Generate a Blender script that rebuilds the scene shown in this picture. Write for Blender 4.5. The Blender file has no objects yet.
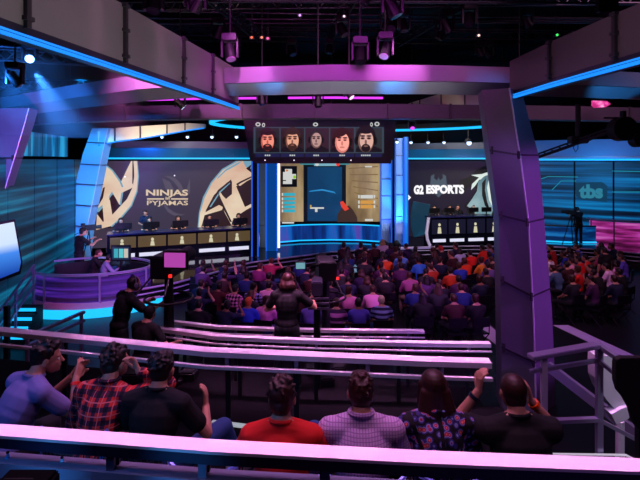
import bpy, bmesh, math, random
from mathutils import Vector, Matrix, Euler
random.seed(7)
SC = bpy.context.scene
COL = SC.collection
PI = math.pi
V = Vector
CAMZ, F, HZ = 4.5, 480.0, 160.0

def P(px, py, D):
    """point of the place seen at pixel px,py at depth D metres"""
    return V(((px-320)*D/F, D, CAMZ-(py-HZ)*D/F))
def PZ(px, z, D): return V(((px-320)*D/F, D, z))
def lin(h):
    h = h.lstrip('#'); c = [int(h[i:i+2], 16)/255 for i in (0, 2, 4)]
    return tuple((x/12.92 if x <= .04045 else ((x+.055)/1.055)**2.4) for x in c)

# ---------------------------------------------------------------- materials
MC = {}
def mat(name, col='#808080', rough=.5, metal=0.0, emit=None, es=1.0, noise=0, nscale=8, bump=0, spec=.5, alpha=1):
    if name in MC: return MC[name]
    m = bpy.data.materials.new(name); m.use_nodes = True
    nt = m.node_tree; b = nt.nodes['Principled BSDF']
    c = lin(col) if isinstance(col, str) else col
    b.inputs['Base Color'].default_value = (*c, 1)
    b.inputs['Roughness'].default_value = rough
    b.inputs['Metallic'].default_value = metal
    b.inputs['Specular IOR Level'].default_value = spec
    if emit:
        e = lin(emit) if isinstance(emit, str) else emit
        b.inputs['Emission Color'].default_value = (*e, 1)
        b.inputs['Emission Strength'].default_value = es
    if noise or bump:
        tc = nt.nodes.new('ShaderNodeTexCoord'); n = nt.nodes.new('ShaderNodeTexNoise')
        n.inputs['Scale'].default_value = nscale; n.inputs['Detail'].default_value = 4
        nt.links.new(tc.outputs['Object'], n.inputs['Vector'])
        if noise:
            r = nt.nodes.new('ShaderNodeMapRange')
            r.inputs['To Min'].default_value = 1-noise; r.inputs['To Max'].default_value = 1+noise*.6
            nt.links.new(n.outputs['Fac'], r.inputs['Value'])
            mx = nt.nodes.new('ShaderNodeVectorMath'); mx.operation = 'SCALE'
            mx.inputs[0].default_value = c
            nt.links.new(r.outputs['Result'], mx.inputs['Scale'])
            nt.links.new(mx.outputs['Vector'], b.inputs['Base Color'])
        if bump:
            bp = nt.nodes.new('ShaderNodeBump'); bp.inputs['Strength'].default_value = bump
            nt.links.new(n.outputs['Fac'], bp.inputs['Height'])
            nt.links.new(bp.outputs['Normal'], b.inputs['Normal'])
    MC[name] = m
    return m

def glow(name, col, s=1.0):
    return mat(name, '#050505', .6, emit=col, es=s)

def streak(name, base, cols, scale=(.6, .6, 9), es=1.0, rough=.4, coord='Object', thr=(.45, .62), pos=None):
    """lit display panel with horizontal streaks of its own graphics"""
    if name in MC: return MC[name]
    m = bpy.data.materials.new(name); m.use_nodes = True
    nt = m.node_tree; N = nt.nodes; L = nt.links; b = N['Principled BSDF']
    b.inputs['Base Color'].default_value = (*lin(base), 1); b.inputs['Roughness'].default_value = rough
    tc = N.new('ShaderNodeTexCoord'); mp = N.new('ShaderNodeMapping'); mp.inputs['Scale'].default_value = scale
    n = N.new('ShaderNodeTexNoise'); n.inputs['Scale'].default_value = 1; n.inputs['Detail'].default_value = 5
    L.new(tc.outputs[coord], mp.inputs['Vector']); L.new(mp.outputs['Vector'], n.inputs['Vector'])
    r = N.new('ShaderNodeValToRGB'); e = r.color_ramp.elements
    ps = pos or [thr[0]+(thr[1]-thr[0])*i/(len(cols)-1) for i in range(len(cols))]
    e[0].position = ps[0]; e[0].color = (*lin(cols[0]), 1)
    e[1].position = ps[-1]; e[1].color = (*lin(cols[-1]), 1)
    for p, c in zip(ps[1:-1], cols[1:-1]):
        x = e.new(p); x.color = (*lin(c), 1)
    L.new(n.outputs['Fac'], r.inputs['Fac']); L.new(r.outputs['Color'], b.inputs['Emission Color'])
    b.inputs['Emission Strength'].default_value = es
    MC[name] = m
    return m

# ---------------------------------------------------------------- mesh builder
class MB:
    def __init__(s): s.v = []; s.f = []
    def add(s, vs, fs):
        o = len(s.v); s.v += [tuple(x) for x in vs]; s.f += [tuple(i+o for i in f) for f in fs]; return s
    def box(s, c, d, M=None):
        vs = [V((sx*d[0]/2, sy*d[1]/2, sz*d[2]/2)) for sx in (-1, 1) for sy in (-1, 1) for sz in (-1, 1)]
        if M is not None: vs = [M @ x for x in vs]
        vs = [x+V(c) for x in vs]
        return s.add(vs, [(0, 1, 3, 2), (4, 6, 7, 5), (0, 4, 5, 1), (2, 3, 7, 6), (0, 2, 6, 4), (1, 5, 7, 3)])
    def bar(s, a, b, w, h, up=V((0, 0, 1))):
        """rectangular bar from a to b, w sideways and h along up"""
        a = V(a); b = V(b); d = (b-a).normalized()
        if abs(d.dot(up)) > .95: up = V((0, 1, 0))
        sd = d.cross(up).normalized(); u = sd.cross(d)
        vs = []
        for p in (a, b):
            for q, r in ((-1, -1), (1, -1), (1, 1), (-1, 1)): vs.append(p+sd*(q*w/2)+u*(r*h/2))
        return s.add(vs, [(0, 3, 2, 1), (4, 5, 6, 7), (0, 1, 5, 4), (1, 2, 6, 5), (2, 3, 7, 6), (3, 0, 4, 7)])
    def tube(s, pts, r, n=8, closed=False):
        pts = [V(p) for p in pts]; m = len(pts); rr = r if isinstance(r, (list, tuple)) else [r]*m
        vs = []; prev = None
        for i, p in enumerate(pts):
            a = pts[i-1] if (i > 0 or closed) else p
            b = pts[(i+1) % m] if (i < m-1 or closed) else p
            d = (b-a).normalized()
            if prev is None:
                u = d.cross(V((0, 0, 1)))
                if u.length < .05: u = d.cross(V((0, 1, 0)))
                u.normalize()
            else:
                u = (prev-d*prev.dot(d)).normalized()
            prev = u; w = d.cross(u)
            vs += [p+(u*math.cos(2*PI*k/n)+w*math.sin(2*PI*k/n))*rr[i] for k in range(n)]
        fs = []
        for i in range(m if closed else m-1):
            j = (i+1) % m
            for k in range(n):
                l = (k+1) % n
                fs.append((i*n+k, i*n+l, j*n+l, j*n+k))
        if not closed:
            fs.append(tuple(range(n-1, -1, -1))); fs.append(tuple((m-1)*n+k for k in range(n)))
        return s.add(vs, fs)
    def cyl(s, a, b, r, n=16, r2=None): return s.tube([a, b], [r, r if r2 is None else r2], n)
    def loft(s, secs, cap=True, closed=False):
        """secs: list of rings with the same number of points"""
        n = len(secs[0]); vs = [p for q in secs for p in q]; fs = []
        m = len(secs)
        for i in range(m if closed else m-1):
            j = (i+1) % m
            for k in range(n):
                l = (k+1) % n
                fs.append((i*n+k, i*n+l, j*n+l, j*n+k))
        if cap and not closed:
            fs.append(tuple(range(n-1, -1, -1))); fs.append(tuple((m-1)*n+k for k in range(n)))
        return s.add(vs, fs)
    def sweep(s, path, prof, closed=False):
        """prof: (side, z) pairs; side is horizontal, to the right of the path direction"""
        path = [V(p) for p in path]; m = len(path); secs = []
        for i, p in enumerate(path):
            a = path[i-1] if (i > 0 or closed) else p
            b = path[(i+1) % m] if (i < m-1 or closed) else p
            d = b-a; d.z = 0; d.normalize(); sd = V((d.y, -d.x, 0))
            secs.append([p+sd*q+V((0, 0, z)) for q, z in prof])
        return s.loft(secs, True, closed)
    def ell(s, c, r, M=None, n=10, m=7):
        vs = []; c = V(c)
        for i in range(1, m):
            t = PI*i/m
            for k in range(n):
                p = V((r[0]*math.sin(t)*math.cos(2*PI*k/n), r[1]*math.sin(t)*math.sin(2*PI*k/n), r[2]*math.cos(t)))
                vs.append(p)
        vs += [V((0, 0, r[2])), V((0, 0, -r[2]))]
        if M is not None: vs = [M @ x for x in vs]
        vs = [x+c for x in vs]; fs = []
        for i in range(m-2):
            for k in range(n):
                l = (k+1) % n; fs.append((i*n+k, (i+1)*n+k, (i+1)*n+l, i*n+l))
        t0 = len(vs)-2
        for k in range(n):
            l = (k+1) % n; fs.append((t0, k, l)); fs.append((t0+1, (m-2)*n+l, (m-2)*n+k))
        return s.add(vs, fs)
    def cap(s, a, b, r0, r1, n=10):
        """tapered capsule"""
        a = V(a); b = V(b); d = b-a
        if d.length < 1e-5: return s.ell(a, (r0, r0, r0))
        d.normalize(); pts = []; rr = []
        for t in (80, 55, 28): pts.append(a-d*r0*math.sin(math.radians(t))); rr.append(r0*math.cos(math.radians(t)))
        pts += [a, b]; rr += [r0, r1]
        for t in (28, 55, 80): pts.append(b+d*r1*math.sin(math.radians(t))); rr.append(r1*math.cos(math.radians(t)))
        return s.tube(pts, rr, n)
    def poly(s, pts, th):
        """flat outline pts (3-D, planar) with thickness vector th"""
        n = len(pts); pts = [V(p) for p in pts]
        vs = pts+[p+V(th) for p in pts]
        fs = [tuple(range(n)), tuple(range(2*n-1, n-1, -1))]
        for k in range(n):
            l = (k+1) % n; fs.append((k, k+n, l+n, l))
        return s.add(vs, fs)
    def build(s, name, m=None, parent=None, smooth=False, bevel=0, world=True, angle=None):
        me = bpy.data.meshes.new(name); me.from_pydata(s.v, [], s.f); me.update()
        bm = bmesh.new(); bm.from_mesh(me); bmesh.ops.recalc_face_normals(bm, faces=bm.faces)
        if bevel: bmesh.ops.bevel(bm, geom=bm.edges[:], offset=bevel, segments=2, affect='EDGES', clamp_overlap=True)
        bm.to_mesh(me); bm.free()
        return link(name, me, m, parent, smooth, world)

def link(name, me, m=None, parent=None, smooth=False, world=True):
    if m: me.materials.append(m)
    if smooth:
        for p in me.polygons: p.use_smooth = True
        try: me.set_sharp_from_angle(angle=math.radians(40))
        except Exception: pass
    o = bpy.data.objects.new(name, me); COL.objects.link(o)
    if parent is not None:
        o.parent = parent
        if world: o.matrix_parent_inverse = parent_world(parent).inverted()
    return o
def parent_world(p):
    M = p.matrix_basis.copy()
    if p.parent: M = parent_world(p.parent) @ p.matrix_parent_inverse @ M
    return M
def tag(o, label=None, cat=None, group=None, kind=None):
    if label: o['label'] = label
    if cat: o['category'] = cat
    if group: o['group'] = group
    if kind: o['kind'] = kind
    return o
def empty(name, loc=(0, 0, 0), rz=0, label=None, cat=None, group=None, kind=None):
    o = bpy.data.objects.new(name, None); COL.objects.link(o); o.location = loc; o.rotation_euler = (0, 0, rz)
    o.empty_display_size = .2
    return tag(o, label, cat, group, kind)
def kids(o): return [c for c in ALLK.get(o, [])] if False else [c for c in COL.objects if c.parent == o]
def copy_tree(o, parent=None, children=None):
    c = o.copy(); COL.objects.link(c)
    if parent is not None: c.parent = parent
    for ch in list(o.children): copy_tree(ch, c)
    return c

def evalmesh(me, mods):
    """run modifiers over a mesh and return the finished mesh"""
    o = bpy.data.objects.new('tmp', me); COL.objects.link(o)
    for t, kw in mods:
        md = o.modifiers.new(t, t)
        for k, v in kw.items(): setattr(md, k, v)
    dg = bpy.context.evaluated_depsgraph_get()
    r = bpy.data.meshes.new_from_object(o.evaluated_get(dg))
    bpy.data.objects.remove(o); return r
def merge(mb, voxel, smooth=4, extra=()):
    """fuse overlapping volumes into ONE continuous surface"""
    me = bpy.data.meshes.new('m'); me.from_pydata(mb.v, [], mb.f); me.update()
    bm = bmesh.new(); bm.from_mesh(me); bmesh.ops.recalc_face_normals(bm, faces=bm.faces); bm.to_mesh(me); bm.free()
    r = evalmesh(me, [('REMESH', dict(mode='VOXEL', voxel_size=voxel, adaptivity=0, use_smooth_shade=True)),
                      ('SMOOTH', dict(iterations=smooth, factor=.5)), *extra])
    for p in r.polygons: p.use_smooth = True
    return r

def text_mesh(body, height, width=None, depth=.01, bold=0.0, align='CENTER'):
    cu = bpy.data.curves.new('t', 'FONT'); cu.body = body; cu.size = 1; cu.align_x = align; cu.align_y = 'CENTER'
    cu.extrude = depth/2; cu.offset = bold; cu.resolution_u = 3
    o = bpy.data.objects.new('t', cu); COL.objects.link(o)
    dg = bpy.context.evaluated_depsgraph_get(); me = bpy.data.meshes.new_from_object(o.evaluated_get(dg))
    bpy.data.objects.remove(o)
    xs = [v.co.x for v in me.vertices]; ys = [v.co.y for v in me.vertices]
    h = max(ys)-min(ys); w = max(xs)-min(xs); cx = (max(xs)+min(xs))/2; cy = (max(ys)+min(ys))/2
    sy = height/h; sx = (width/w) if width else sy
    for v in me.vertices: v.co.x = (v.co.x-cx)*sx; v.co.y = (v.co.y-cy)*sy
    return me

class Wall:
    """a vertical plane through two ground points; px/py -> point on the real plane; q = offset towards the viewer"""
    def __init__(s, a, b):
        s.a = V((a[0], a[1], 0)); s.b = V((b[0], b[1], 0)); s.d = (s.b-s.a).normalized()
        s.n = V((s.d.y, -s.d.x, 0))
        if s.n.y > 0: s.n = -s.n
    def at(s, px, py, q=0.0):
        o = s.a+s.n*q; r = V(((px-320)/F, 1, 0))
        t = o.dot(s.n)/r.dot(s.n)
        return V((r.x*t, t, CAMZ-(py-HZ)*t/F))
    def shape(s, mb, pts, q=.03, th=.015):
        mb.poly([s.at(x, y, q) for x, y in pts], s.n*-th); return mb
    def rect(s, mb, x0, y0, x1, y1, q=.03, th=.015): return s.shape(mb, [(x0, y0), (x1, y0), (x1, y1), (x0, y1)], q, th)
    def oval(s, mb, cx, cy, rx, ry, q=.03, th=.015, n=20, rot=0):
        c, sn = math.cos(rot), math.sin(rot)
        return s.shape(mb, [(cx+rx*math.cos(2*PI*k/n)*c-ry*math.sin(2*PI*k/n)*sn, cy+rx*math.cos(2*PI*k/n)*sn+ry*math.sin(2*PI*k/n)*c) for k in range(n)], q, th)
    def text(s, body, x0, y0, x1, y1, m, parent, q=.05, bold=0.02, name='lettering'):
        a = s.at(x0, y1, q); b = s.at(x1, y1, q); t = s.at(x0, y0, q)
        me = text_mesh(body, t.z-a.z, (b-a).length, .02, bold)
        d = (b-a).normalized(); up = V((0, 0, 1)); nn = d.cross(up)
        M = Matrix(((d.x, up.x, nn.x), (d.y, up.y, nn.y), (d.z, up.z, nn.z)))
        c = (s.at(x0, y0, q)+s.at(x1, y1, q))/2
        for v in me.vertices: v.co = M @ v.co+c
        me.materials.clear()
        return link(name, me, m, parent)
# ---------------------------------------------------------------- people
def ik(a, c, l1, l2, hint):
    a = V(a); c = V(c); d = c-a; L = d.length
    if L > (l1+l2)*.985: d = d.normalized()*(l1+l2)*.985; c = a+d; L = d.length
    x = (l1*l1-l2*l2+L*L)/(2*L); h = math.sqrt(max(l1*l1-x*x, 1e-6))
    u = d.normalized(); w = V(hint)-u*V(hint).dot(u); w.normalize()
    return a+u*x+w*h, c
def hand(mb, w, d, n, side, curl=.5, fine=True, r=1.0):
    """palm, four unequal bent fingers and a thumb; w wrist, d pointing direction, n palm normal (the way fingers curl)"""
    d = V(d).normalized(); n = V(n); n = (n-d*n.dot(d)).normalized(); s = d.cross(n)*side
    if not fine:
        mb.cap(w, V(w)+d*.09, .026, .032, 8); mb.cap(V(w)+d*.09, V(w)+d*.15+n*.03, .026, .016, 8)
        mb.cap(V(w)+d*.03+s*.02, V(w)+d*.07+s*.055, .014, .012, 6); return
    w = V(w)
    for k in (-1.2, -.4, .4, 1.2): mb.cap(w+s*.010*k, w+d*.085+s*.020*k, .015, .0125, 8)
    for k, L in ((1.25, .074), (.42, .084), (-.42, .078), (-1.25, .060)):
        p = w+d*.088+s*.0205*k; dd = d+s*.05*k; ang = curl*.55
        for seg, rr in ((.42, .0105), (.33, .0098), (.25, .009)):
            v = (dd*math.cos(ang)+n*math.sin(ang)).normalized(); q = p+v*L*seg
            mb.cap(p, q, rr, rr*.93, 8); p = q; ang += curl*.7
    p = w+d*.025+s*.022
    for seg, v in ((.040, d*.7+s*.75+n*.25), (.030, d*.9+s*.35+n*.35), (.024, d*.95+s*.05+n*.45)):
        q = p+v.normalized()*seg; mb.cap(p, q, .0135, .0115, 8); p = q

def skeleton(p):
    seated = p.get('seated', True); J = {}
    k = p.get('build', 1.0); J['k'] = k
    hz = .555 if seated else .95
    lean = p.get('lean', .1); sl = p.get('side', 0); tw = p.get('twist', 0)
    hip = V((0, 0, hz)); J['hip'] = hip
    up = V((math.sin(sl), math.sin(lean), math.cos(lean))).normalized()
    up2 = V((math.sin(sl), math.sin(lean+p.get('hunch', .12)), math.cos(lean+p.get('hunch', .12)))).normalized()
    J['waist'] = hip+up*.17; J['chest'] = hip+up*.33; J['neck0'] = J['chest']+up2*.16; J['up'] = up; J['up2'] = up2
    rt = V((math.cos(tw), -math.sin(tw), 0)); rt = (rt-up2*rt.dot(up2)).normalized(); J['rt'] = rt
    fw = up2.cross(rt); J['fw'] = fw
    shr = p.get('shrug', 0)
    J['hp'] = p.get('pitch', 0.0); J['hy'] = p.get('yaw', 0.0)
    for s, n in ((-1, 'L'), (1, 'R')):
        J['sh'+n] = J['neck0']+rt*s*.178*k-up2*(.055-shr)
        h = p.get('hand'+n)
        dflt = V((s*.12, .34, hz+.09)) if seated else V((s*.27, .05, hz-.1))
        J['ha'+n] = V(h) if h else dflt
        e, c = ik(J['sh'+n], J['ha'+n], .29, .25, V(p.get('hint'+n, (s*.8, -.3, -.7))))
        J['el'+n] = e; J['ha'+n] = c
        if seated:
            sp = p.get('spread', .11)
            J['hj'+n] = hip+V((s*.095, 0, -.005)); J['kn'+n] = V(p.get('knee'+n, (s*(.09+sp), .44, .50))); J['an'+n] = V(p.get('ankle'+n, (s*(.10+sp*.8), .46, .09)))
        else:
            J['hj'+n] = hip+V((s*.09, 0, -.03)); J['kn'+n] = V((s*.13, .03, .50)); J['an'+n] = V((s*.15, -.02 if s < 0 else .04, .09))
    hd = up2*.6+V((0, 0, .4)); hd = V((0, p.get('headfwd', .15)+.2, 1)).normalized()
    J['neck1'] = J['neck0']+hd*.06; J['head'] = J['neck1']+hd*.095+V((0, .02, 0))
    yaw = Matrix.Rotation(-J['hy'], 3, 'Z') @ Matrix.Rotation(-J['hp'], 3, 'X')
    J['HM'] = yaw
    return J
def head_pt(J, v): return J['head']+J['HM'] @ V(v)

def body_mesh(J, p, voxel, fine):
    mb = MB(); k = J['k']; rt = J['rt']; TM = Matrix((rt, J['fw'], J['up2'])).transposed()
    mb.ell(J['hip']+V((0, .0, .0)), (.165*k, .12*k, .11), n=14)
    mb.ell(J['waist'], (.14*k, .10*k, .13), TM, 14); mb.ell(J['chest'], (.165*k, .112*k, .17), TM, 14)
    mb.cap(J['shL'], J['shR'], .062*k, .062*k)
    mb.cap(J['neck0'], J['neck1']+V((0, .01, .03)), .066, .054)
    for n, s in (('L', -1), ('R', 1)):
        mb.cap(J['neck0']+V((0, 0, .02)), J['sh'+n]+V((0, 0, .01)), .06, .056)
        mb.cap(J['sh'+n], J['el'+n], .055*k, .040*k); mb.cap(J['el'+n], J['ha'+n], .040*k, .027)
        dv = (J['ha'+n]-J['el'+n]).normalized(); dv = V(p.get('dir'+n, dv))
        pn = V(p.get('palm'+n, (0, 0, -1)))
        hand(mb, J['ha'+n], dv, pn, p.get('ths'+n, -s), p.get('curl', .5), fine)
        mb.cap(J['hj'+n], J['kn'+n], .088*k, .058*k); mb.cap(J['kn'+n], J['an'+n], .056*k, .038)
        a = J['an'+n]; mb.cap(a-V((0, .03, .045)), a+V((0, .14, -.05)), .035, .03)
    H = lambda v, r, **q: mb.ell(head_pt(J, v), r, J['HM'], **q)
    H((0, -.005, .025), (.076, .096, .092), n=16, m=10)        # skull
    H((0, .038, -.045), (.056, .058, .072), n=14, m=9)         # face and jaw
    H((0, .075, -.088), (.025, .022, .022)); H((0, .078, .022), (.052, .018, .016))
    mb.cap(head_pt(J, (0, .090, .008)), head_pt(J, (0, .112, -.030)), .009, .014, 8)   # nose
    H((0, .091, -.058), (.024, .011, .0065)); H((0, .089, -.069), (.021, .010, .0065)) # lips
    for s in (-1, 1):
        H((s*.078, -.005, -.01), (.010, .020, .032)); H((s*.034, .062, -.028), (.02, .022, .016))
    return merge(mb, voxel, 3 if fine else 2)

def shirt_mesh(J, p, voxel, sleeve):
    mb = MB(); k = J['k']; g = .016; rt = J['rt']; TM = Matrix((rt, J['fw'], J['up2'])).transposed()
    mb.ell(J['hip']+V((0, 0, .05)), (.172*k, .13*k, .10), n=14)
    mb.ell(J['waist'], (.155*k, .118*k, .14), TM, 14); mb.ell(J['chest'], (.182*k, .130*k, .178), TM, 14)
    mb.ell(J['chest']-J['up2']*.06, (.172*k, .126*k, .16), TM, 14)
    mb.cap(J['shL'], J['shR'], .062*k+g, .062*k+g, 12)
    for n in 'LR':
        mb.cap(J['neck0']+V((0, 0, .008)), J['sh'+n]+V((0, 0, .008)), .066, .06+g*.6, 12)
        a, e, h = J['sh'+n], J['el'+n], J['ha'+n]
        if sleeve == 'short': mb.cap(a, a+(e-a)*.62, .055*k+g, .052*k+g, 12)
        else: mb.cap(a, e, .055*k+g, .042*k+g, 12); mb.cap(e, e+(h-e)*.9, .042*k+g, .032+g*.6, 12)
    if p.get('collar'): mb.cap(J['neck0']+V((0, 0, .03)), J['neck0']+V((0, .01, .065)), .072, .068, 14)
    return merge(mb, voxel, 3)
def trouser_mesh(J, p, voxel):
    mb = MB(); k = J['k']; g = .012
    mb.ell(J['hip']-V((0, 0, .01)), (.172*k, .125*k, .112), n=14)
    for n in 'LR':
        mb.cap(J['hip']+V((0, 0, -.02)), J['hj'+n], .10*k, .10*k); mb.cap(J['hj'+n], J['kn'+n], .088*k+g, .058*k+g, 12)
        mb.cap(J['kn'+n], J['an'+n]+V((0, 0, .02)), .056*k+g, .038+g*1.6, 12)
    return merge(mb, voxel, 2)
def shoe_mesh(J, side):
    mb = MB()
    for n in side:
        a = J['an'+n]; mb.cap(a+V((0, -.035, -.04)), a+V((0, .15, -.048)), .046, .040, 12)
        mb.box(a+V((0, .055, -.08)), (.08, .25, .022))
    return mb
def hair_mesh(J, style, voxel, seed=0):
    rnd = random.Random(seed); mb = MB()
    H = lambda v, r, **q: mb.ell(head_pt(J, v), r, J['HM'], **q)
    H((0, -.020, .040), (.085, .098, .088), n=16, m=10)
    H((0, -.050, .000), (.076, .066, .082), n=16, m=10)
    if style in ('short', 'messy', 'quiff'):
        H((0, -.055, -.045), (.058, .045, .045))
        H((0, .045, .092), (.060, .045, .030))
    if style == 'messy' or style == 'quiff':
        for i in range(26):
            a = rnd.uniform(0, 2*PI); t = rnd.uniform(.1, 1.2)
            d = V((math.sin(t)*math.cos(a), math.sin(t)*math.sin(a), math.cos(t)))
            c = V((0, -.02, .045))+V((d.x*.078, d.y*.088, d.z*.082))
            mb.cap(head_pt(J, c), head_pt(J, c+d*.016+V((rnd.uniform(-.02, .02), rnd.uniform(-.02, .02), .006))), .02, .010, 6)
    if style in ('short', 'messy') and voxel < .008:
        for i in range(90):
            a = rnd.uniform(0, 2*PI); t = rnd.uniform(.05, 1.75)
            if t > 1.0 and .2 < a < PI-.2: continue
            d = V((math.sin(t)*math.cos(a), math.sin(t)*math.sin(a), math.cos(t)))
            c = V((0, -.02, .035))+V((d.x*.080, d.y*.092, d.z*.086))
            mb.cap(head_pt(J, c), head_pt(J, c+d*.008+V((rnd.uniform(-.012, .012), rnd.uniform(-.02, .01), .008))), .011, .006, 6)
    if style == 'quiff': H((0, .06, .11), (.05, .04, .03))
    if style == 'buzz':
        mb = MB(); mb.ell(head_pt(J, (0, -.014, .032)), (.081, .096, .090), J['HM'], 16, 10); mb.ell(head_pt(J, (0, -.05, -.02)), (.068, .052, .07), J['HM'], 14, 8)
    if style == 'long' or style == 'bob':
        L = .24 if style == 'long' else .10
        for i in range(15):
            x = -.075+.15*i/14; y = -.06-.03*math.cos(x*20)
            q = .9+rnd.uniform(-.25, .15)
            a = head_pt(J, (x*.95, y, .0)); b = a+V((x*.35+rnd.uniform(-.01, .01), -.035, -L*q*.6)); c = b+V((rnd.uniform(-.02, .02), -.02, -L*q*.45))
            mb.cap(a, b, .03, .028, 8); mb.cap(b, c, .028, .012, 8)
        for s in (-1, 1): mb.cap(head_pt(J, (s*.078, -.01, .03)), head_pt(J, (s*.088, -.01, -.10)), .025, .02, 8)
    return merge(mb, voxel, 2)

def cloth(name, col, rough=.85, pattern=None, cols=None, scale=40):
    if name in MC: return MC[name]
    m = mat(name, col, rough, bump=.25, nscale=30)
    if pattern:
        nt = m.node_tree; N = nt.nodes; L = nt.links; b = N['Principled BSDF']; tc = N.new('ShaderNodeTexCoord')
        sp = N.new('ShaderNodeSeparateXYZ'); L.new(tc.outputs['Object'], sp.inputs[0])
        def wave(sock, sc, duty):
            a = N.new('ShaderNodeMath'); a.operation = 'MULTIPLY'; a.inputs[1].default_value = sc; L.new(sock, a.inputs[0])
            f = N.new('ShaderNodeMath'); f.operation = 'FRACT'; L.new(a.outputs[0], f.inputs[0])
            g = N.new('ShaderNodeMath'); g.operation = 'LESS_THAN'; g.inputs[1].default_value = duty; L.new(f.outputs[0], g.inputs[0])
            return g.outputs[0]
        def mix(fac, ca, cb):
            x = N.new('ShaderNodeMix'); x.data_type = 'RGBA'; L.new(fac, x.inputs[0])
            for s, c in ((6, ca), (7, cb)):
                if isinstance(c, str): x.inputs[s].default_value = (*lin(c), 1)
                else: L.new(c, x.inputs[s])
            return x.outputs[2]
        if pattern == 'plaid':
            h = wave(sp.outputs['Z'], scale, .38); v = wave(sp.outputs['X'], scale, .38)
            h2 = wave(sp.outputs['Z'], scale, .08); v2 = wave(sp.outputs['X'], scale*1, .07)
            c1 = mix(v, cols[0], cols[1]); c2 = mix(h, c1, cols[1]); 
            both = N.new('ShaderNodeMath'); both.operation = 'MULTIPLY'; L.new(h, both.inputs[0]); L.new(v, both.inputs[1])
            c3 = mix(both.outputs[0], c2, cols[2])
            ad = N.new('ShaderNodeMath'); ad.operation = 'ADD'; ad.use_clamp = True
            oh = N.new('ShaderNodeMath'); oh.operation = 'ADD'; oh.inputs[1].default_value = .35/scale; L.new(sp.outputs['Z'], oh.inputs[0])
            ov = N.new('ShaderNodeMath'); ov.operation = 'ADD'; ov.inputs[1].default_value = .35/scale; L.new(sp.outputs['X'], ov.inputs[0])
            L.new(wave(oh.outputs[0], scale, .08), ad.inputs[0]); L.new(wave(ov.outputs[0], scale, .08), ad.inputs[1])
            out = mix(ad.outputs[0], c3, cols[3])
        elif pattern == 'stripe':
            out = mix(wave(sp.outputs['Z'], scale, .5), cols[0], cols[1])
        elif pattern == 'check':
            ad = N.new('ShaderNodeMath'); ad.operation = 'ADD'; ad.use_clamp = True
            L.new(wave(sp.outputs['Z'], scale, .22), ad.inputs[0]); L.new(wave(sp.outputs['X'], scale, .22), ad.inputs[1])
            out = mix(ad.outputs[0], cols[0], cols[1])
        elif pattern == 'floral':
            vo = N.new('ShaderNodeTexVoronoi'); vo.inputs['Scale'].default_value = scale; L.new(tc.outputs['Object'], vo.inputs['Vector'])
            r = N.new('ShaderNodeValToRGB'); L.new(vo.outputs['Distance'], r.inputs[0]); r.color_ramp.interpolation = 'CONSTANT'
            e = r.color_ramp.elements; e[0].color = (*lin(cols[0]), 1); e[1].position = .17; e[1].color = (*lin(cols[1]), 1)
            for p, c in ((.32, cols[2]), (.42, cols[3]), (.58, cols[4])):
                q = e.new(p); q.color = (*lin(c), 1)
            # dark seams fanning out from the middle of the back
            at = N.new('ShaderNodeMath'); at.operation = 'ARCTAN2'
            zz = N.new('ShaderNodeMath'); zz.operation = 'SUBTRACT'; zz.inputs[1].default_value = .60; L.new(sp.outputs['Z'], zz.inputs[0])
            L.new(sp.outputs['X'], at.inputs[0]); L.new(zz.outputs[0], at.inputs[1])
            out = mix(wave(at.outputs[0], 2.6, .17), r.outputs[0], cols[4])
        L.new(out, b.inputs['Base Color'])
    return m

SKIN = mat('skin', '#c98f77', .55, noise=.12, nscale=30)
SKIN2 = mat('skin_deep', '#8a5a45', .55, noise=.12, nscale=30)
HAIR = mat('hair_dark', '#1c120e', .55, bump=.9, nscale=60, noise=.5)
HAIRB = mat('hair_brown', '#4a2c1c', .5, bump=.9, nscale=60, noise=.5)
HAIRR = mat('hair_auburn', '#3c1a14', .5, bump=.9, nscale=60, noise=.5)
JEAN = cloth('jeans', '#2b4a86'); DARKP = cloth('dark_trousers', '#15151c'); KHAKI = cloth('khaki_trousers', '#8a7660')
SHOE = mat('shoe_black', '#0c0c0e', .5)
EYEW = mat('eye_white', '#e8e4dc', .2)

def person(loc, rz, pose, shirt, hair=HAIR, style='short', sleeve='short', trousers=DARKP, skin=SKIN,
           fine=True, label='', group=None, voxel=.006):
    r = empty('person', loc, rz, label, 'person', group)
    J = skeleton(pose)
    b = link('body', body_mesh(J, pose, voxel, fine), skin, r, world=False, smooth=False)
    sm = link('shirt', shirt_mesh(J, pose, voxel*1.5, sleeve), shirt, r, world=False)
    link('trousers', trouser_mesh(J, pose, voxel*1.8), trousers, r, world=False)
    for n in 'LR': shoe_mesh(J, n).build('shoe', SHOE, r, world=False)
    if style: link('hair', hair_mesh(J, style, voxel*1.1, hash(str(loc)) % 1000 if False else int(abs(loc[0])*100)), hair, r, world=False)
    if fine:
        c = J['neck0']+V((0, .008, .040)); pts = [c+V((.070*math.cos(a), .066*math.sin(a), .016*math.sin(a+PI))) for a in [2*PI*k/24 for k in range(24)]]
        MB().tube(pts, .012, 8, True).build('collar', shirt, r, smooth=True, world=False)
        for s in (-1, 1):
            e = MB().ell(head_pt(J, (s*.030, .078, -.002)), (.013, .013, .011)).build('eye', EYEW, r, smooth=True, world=False)
            MB().ell(head_pt(J, (s*.030, .0885, -.002)), (.006, .004, .006)).build('iris', HAIR, e, smooth=True, world=False)
    return r, J
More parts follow.
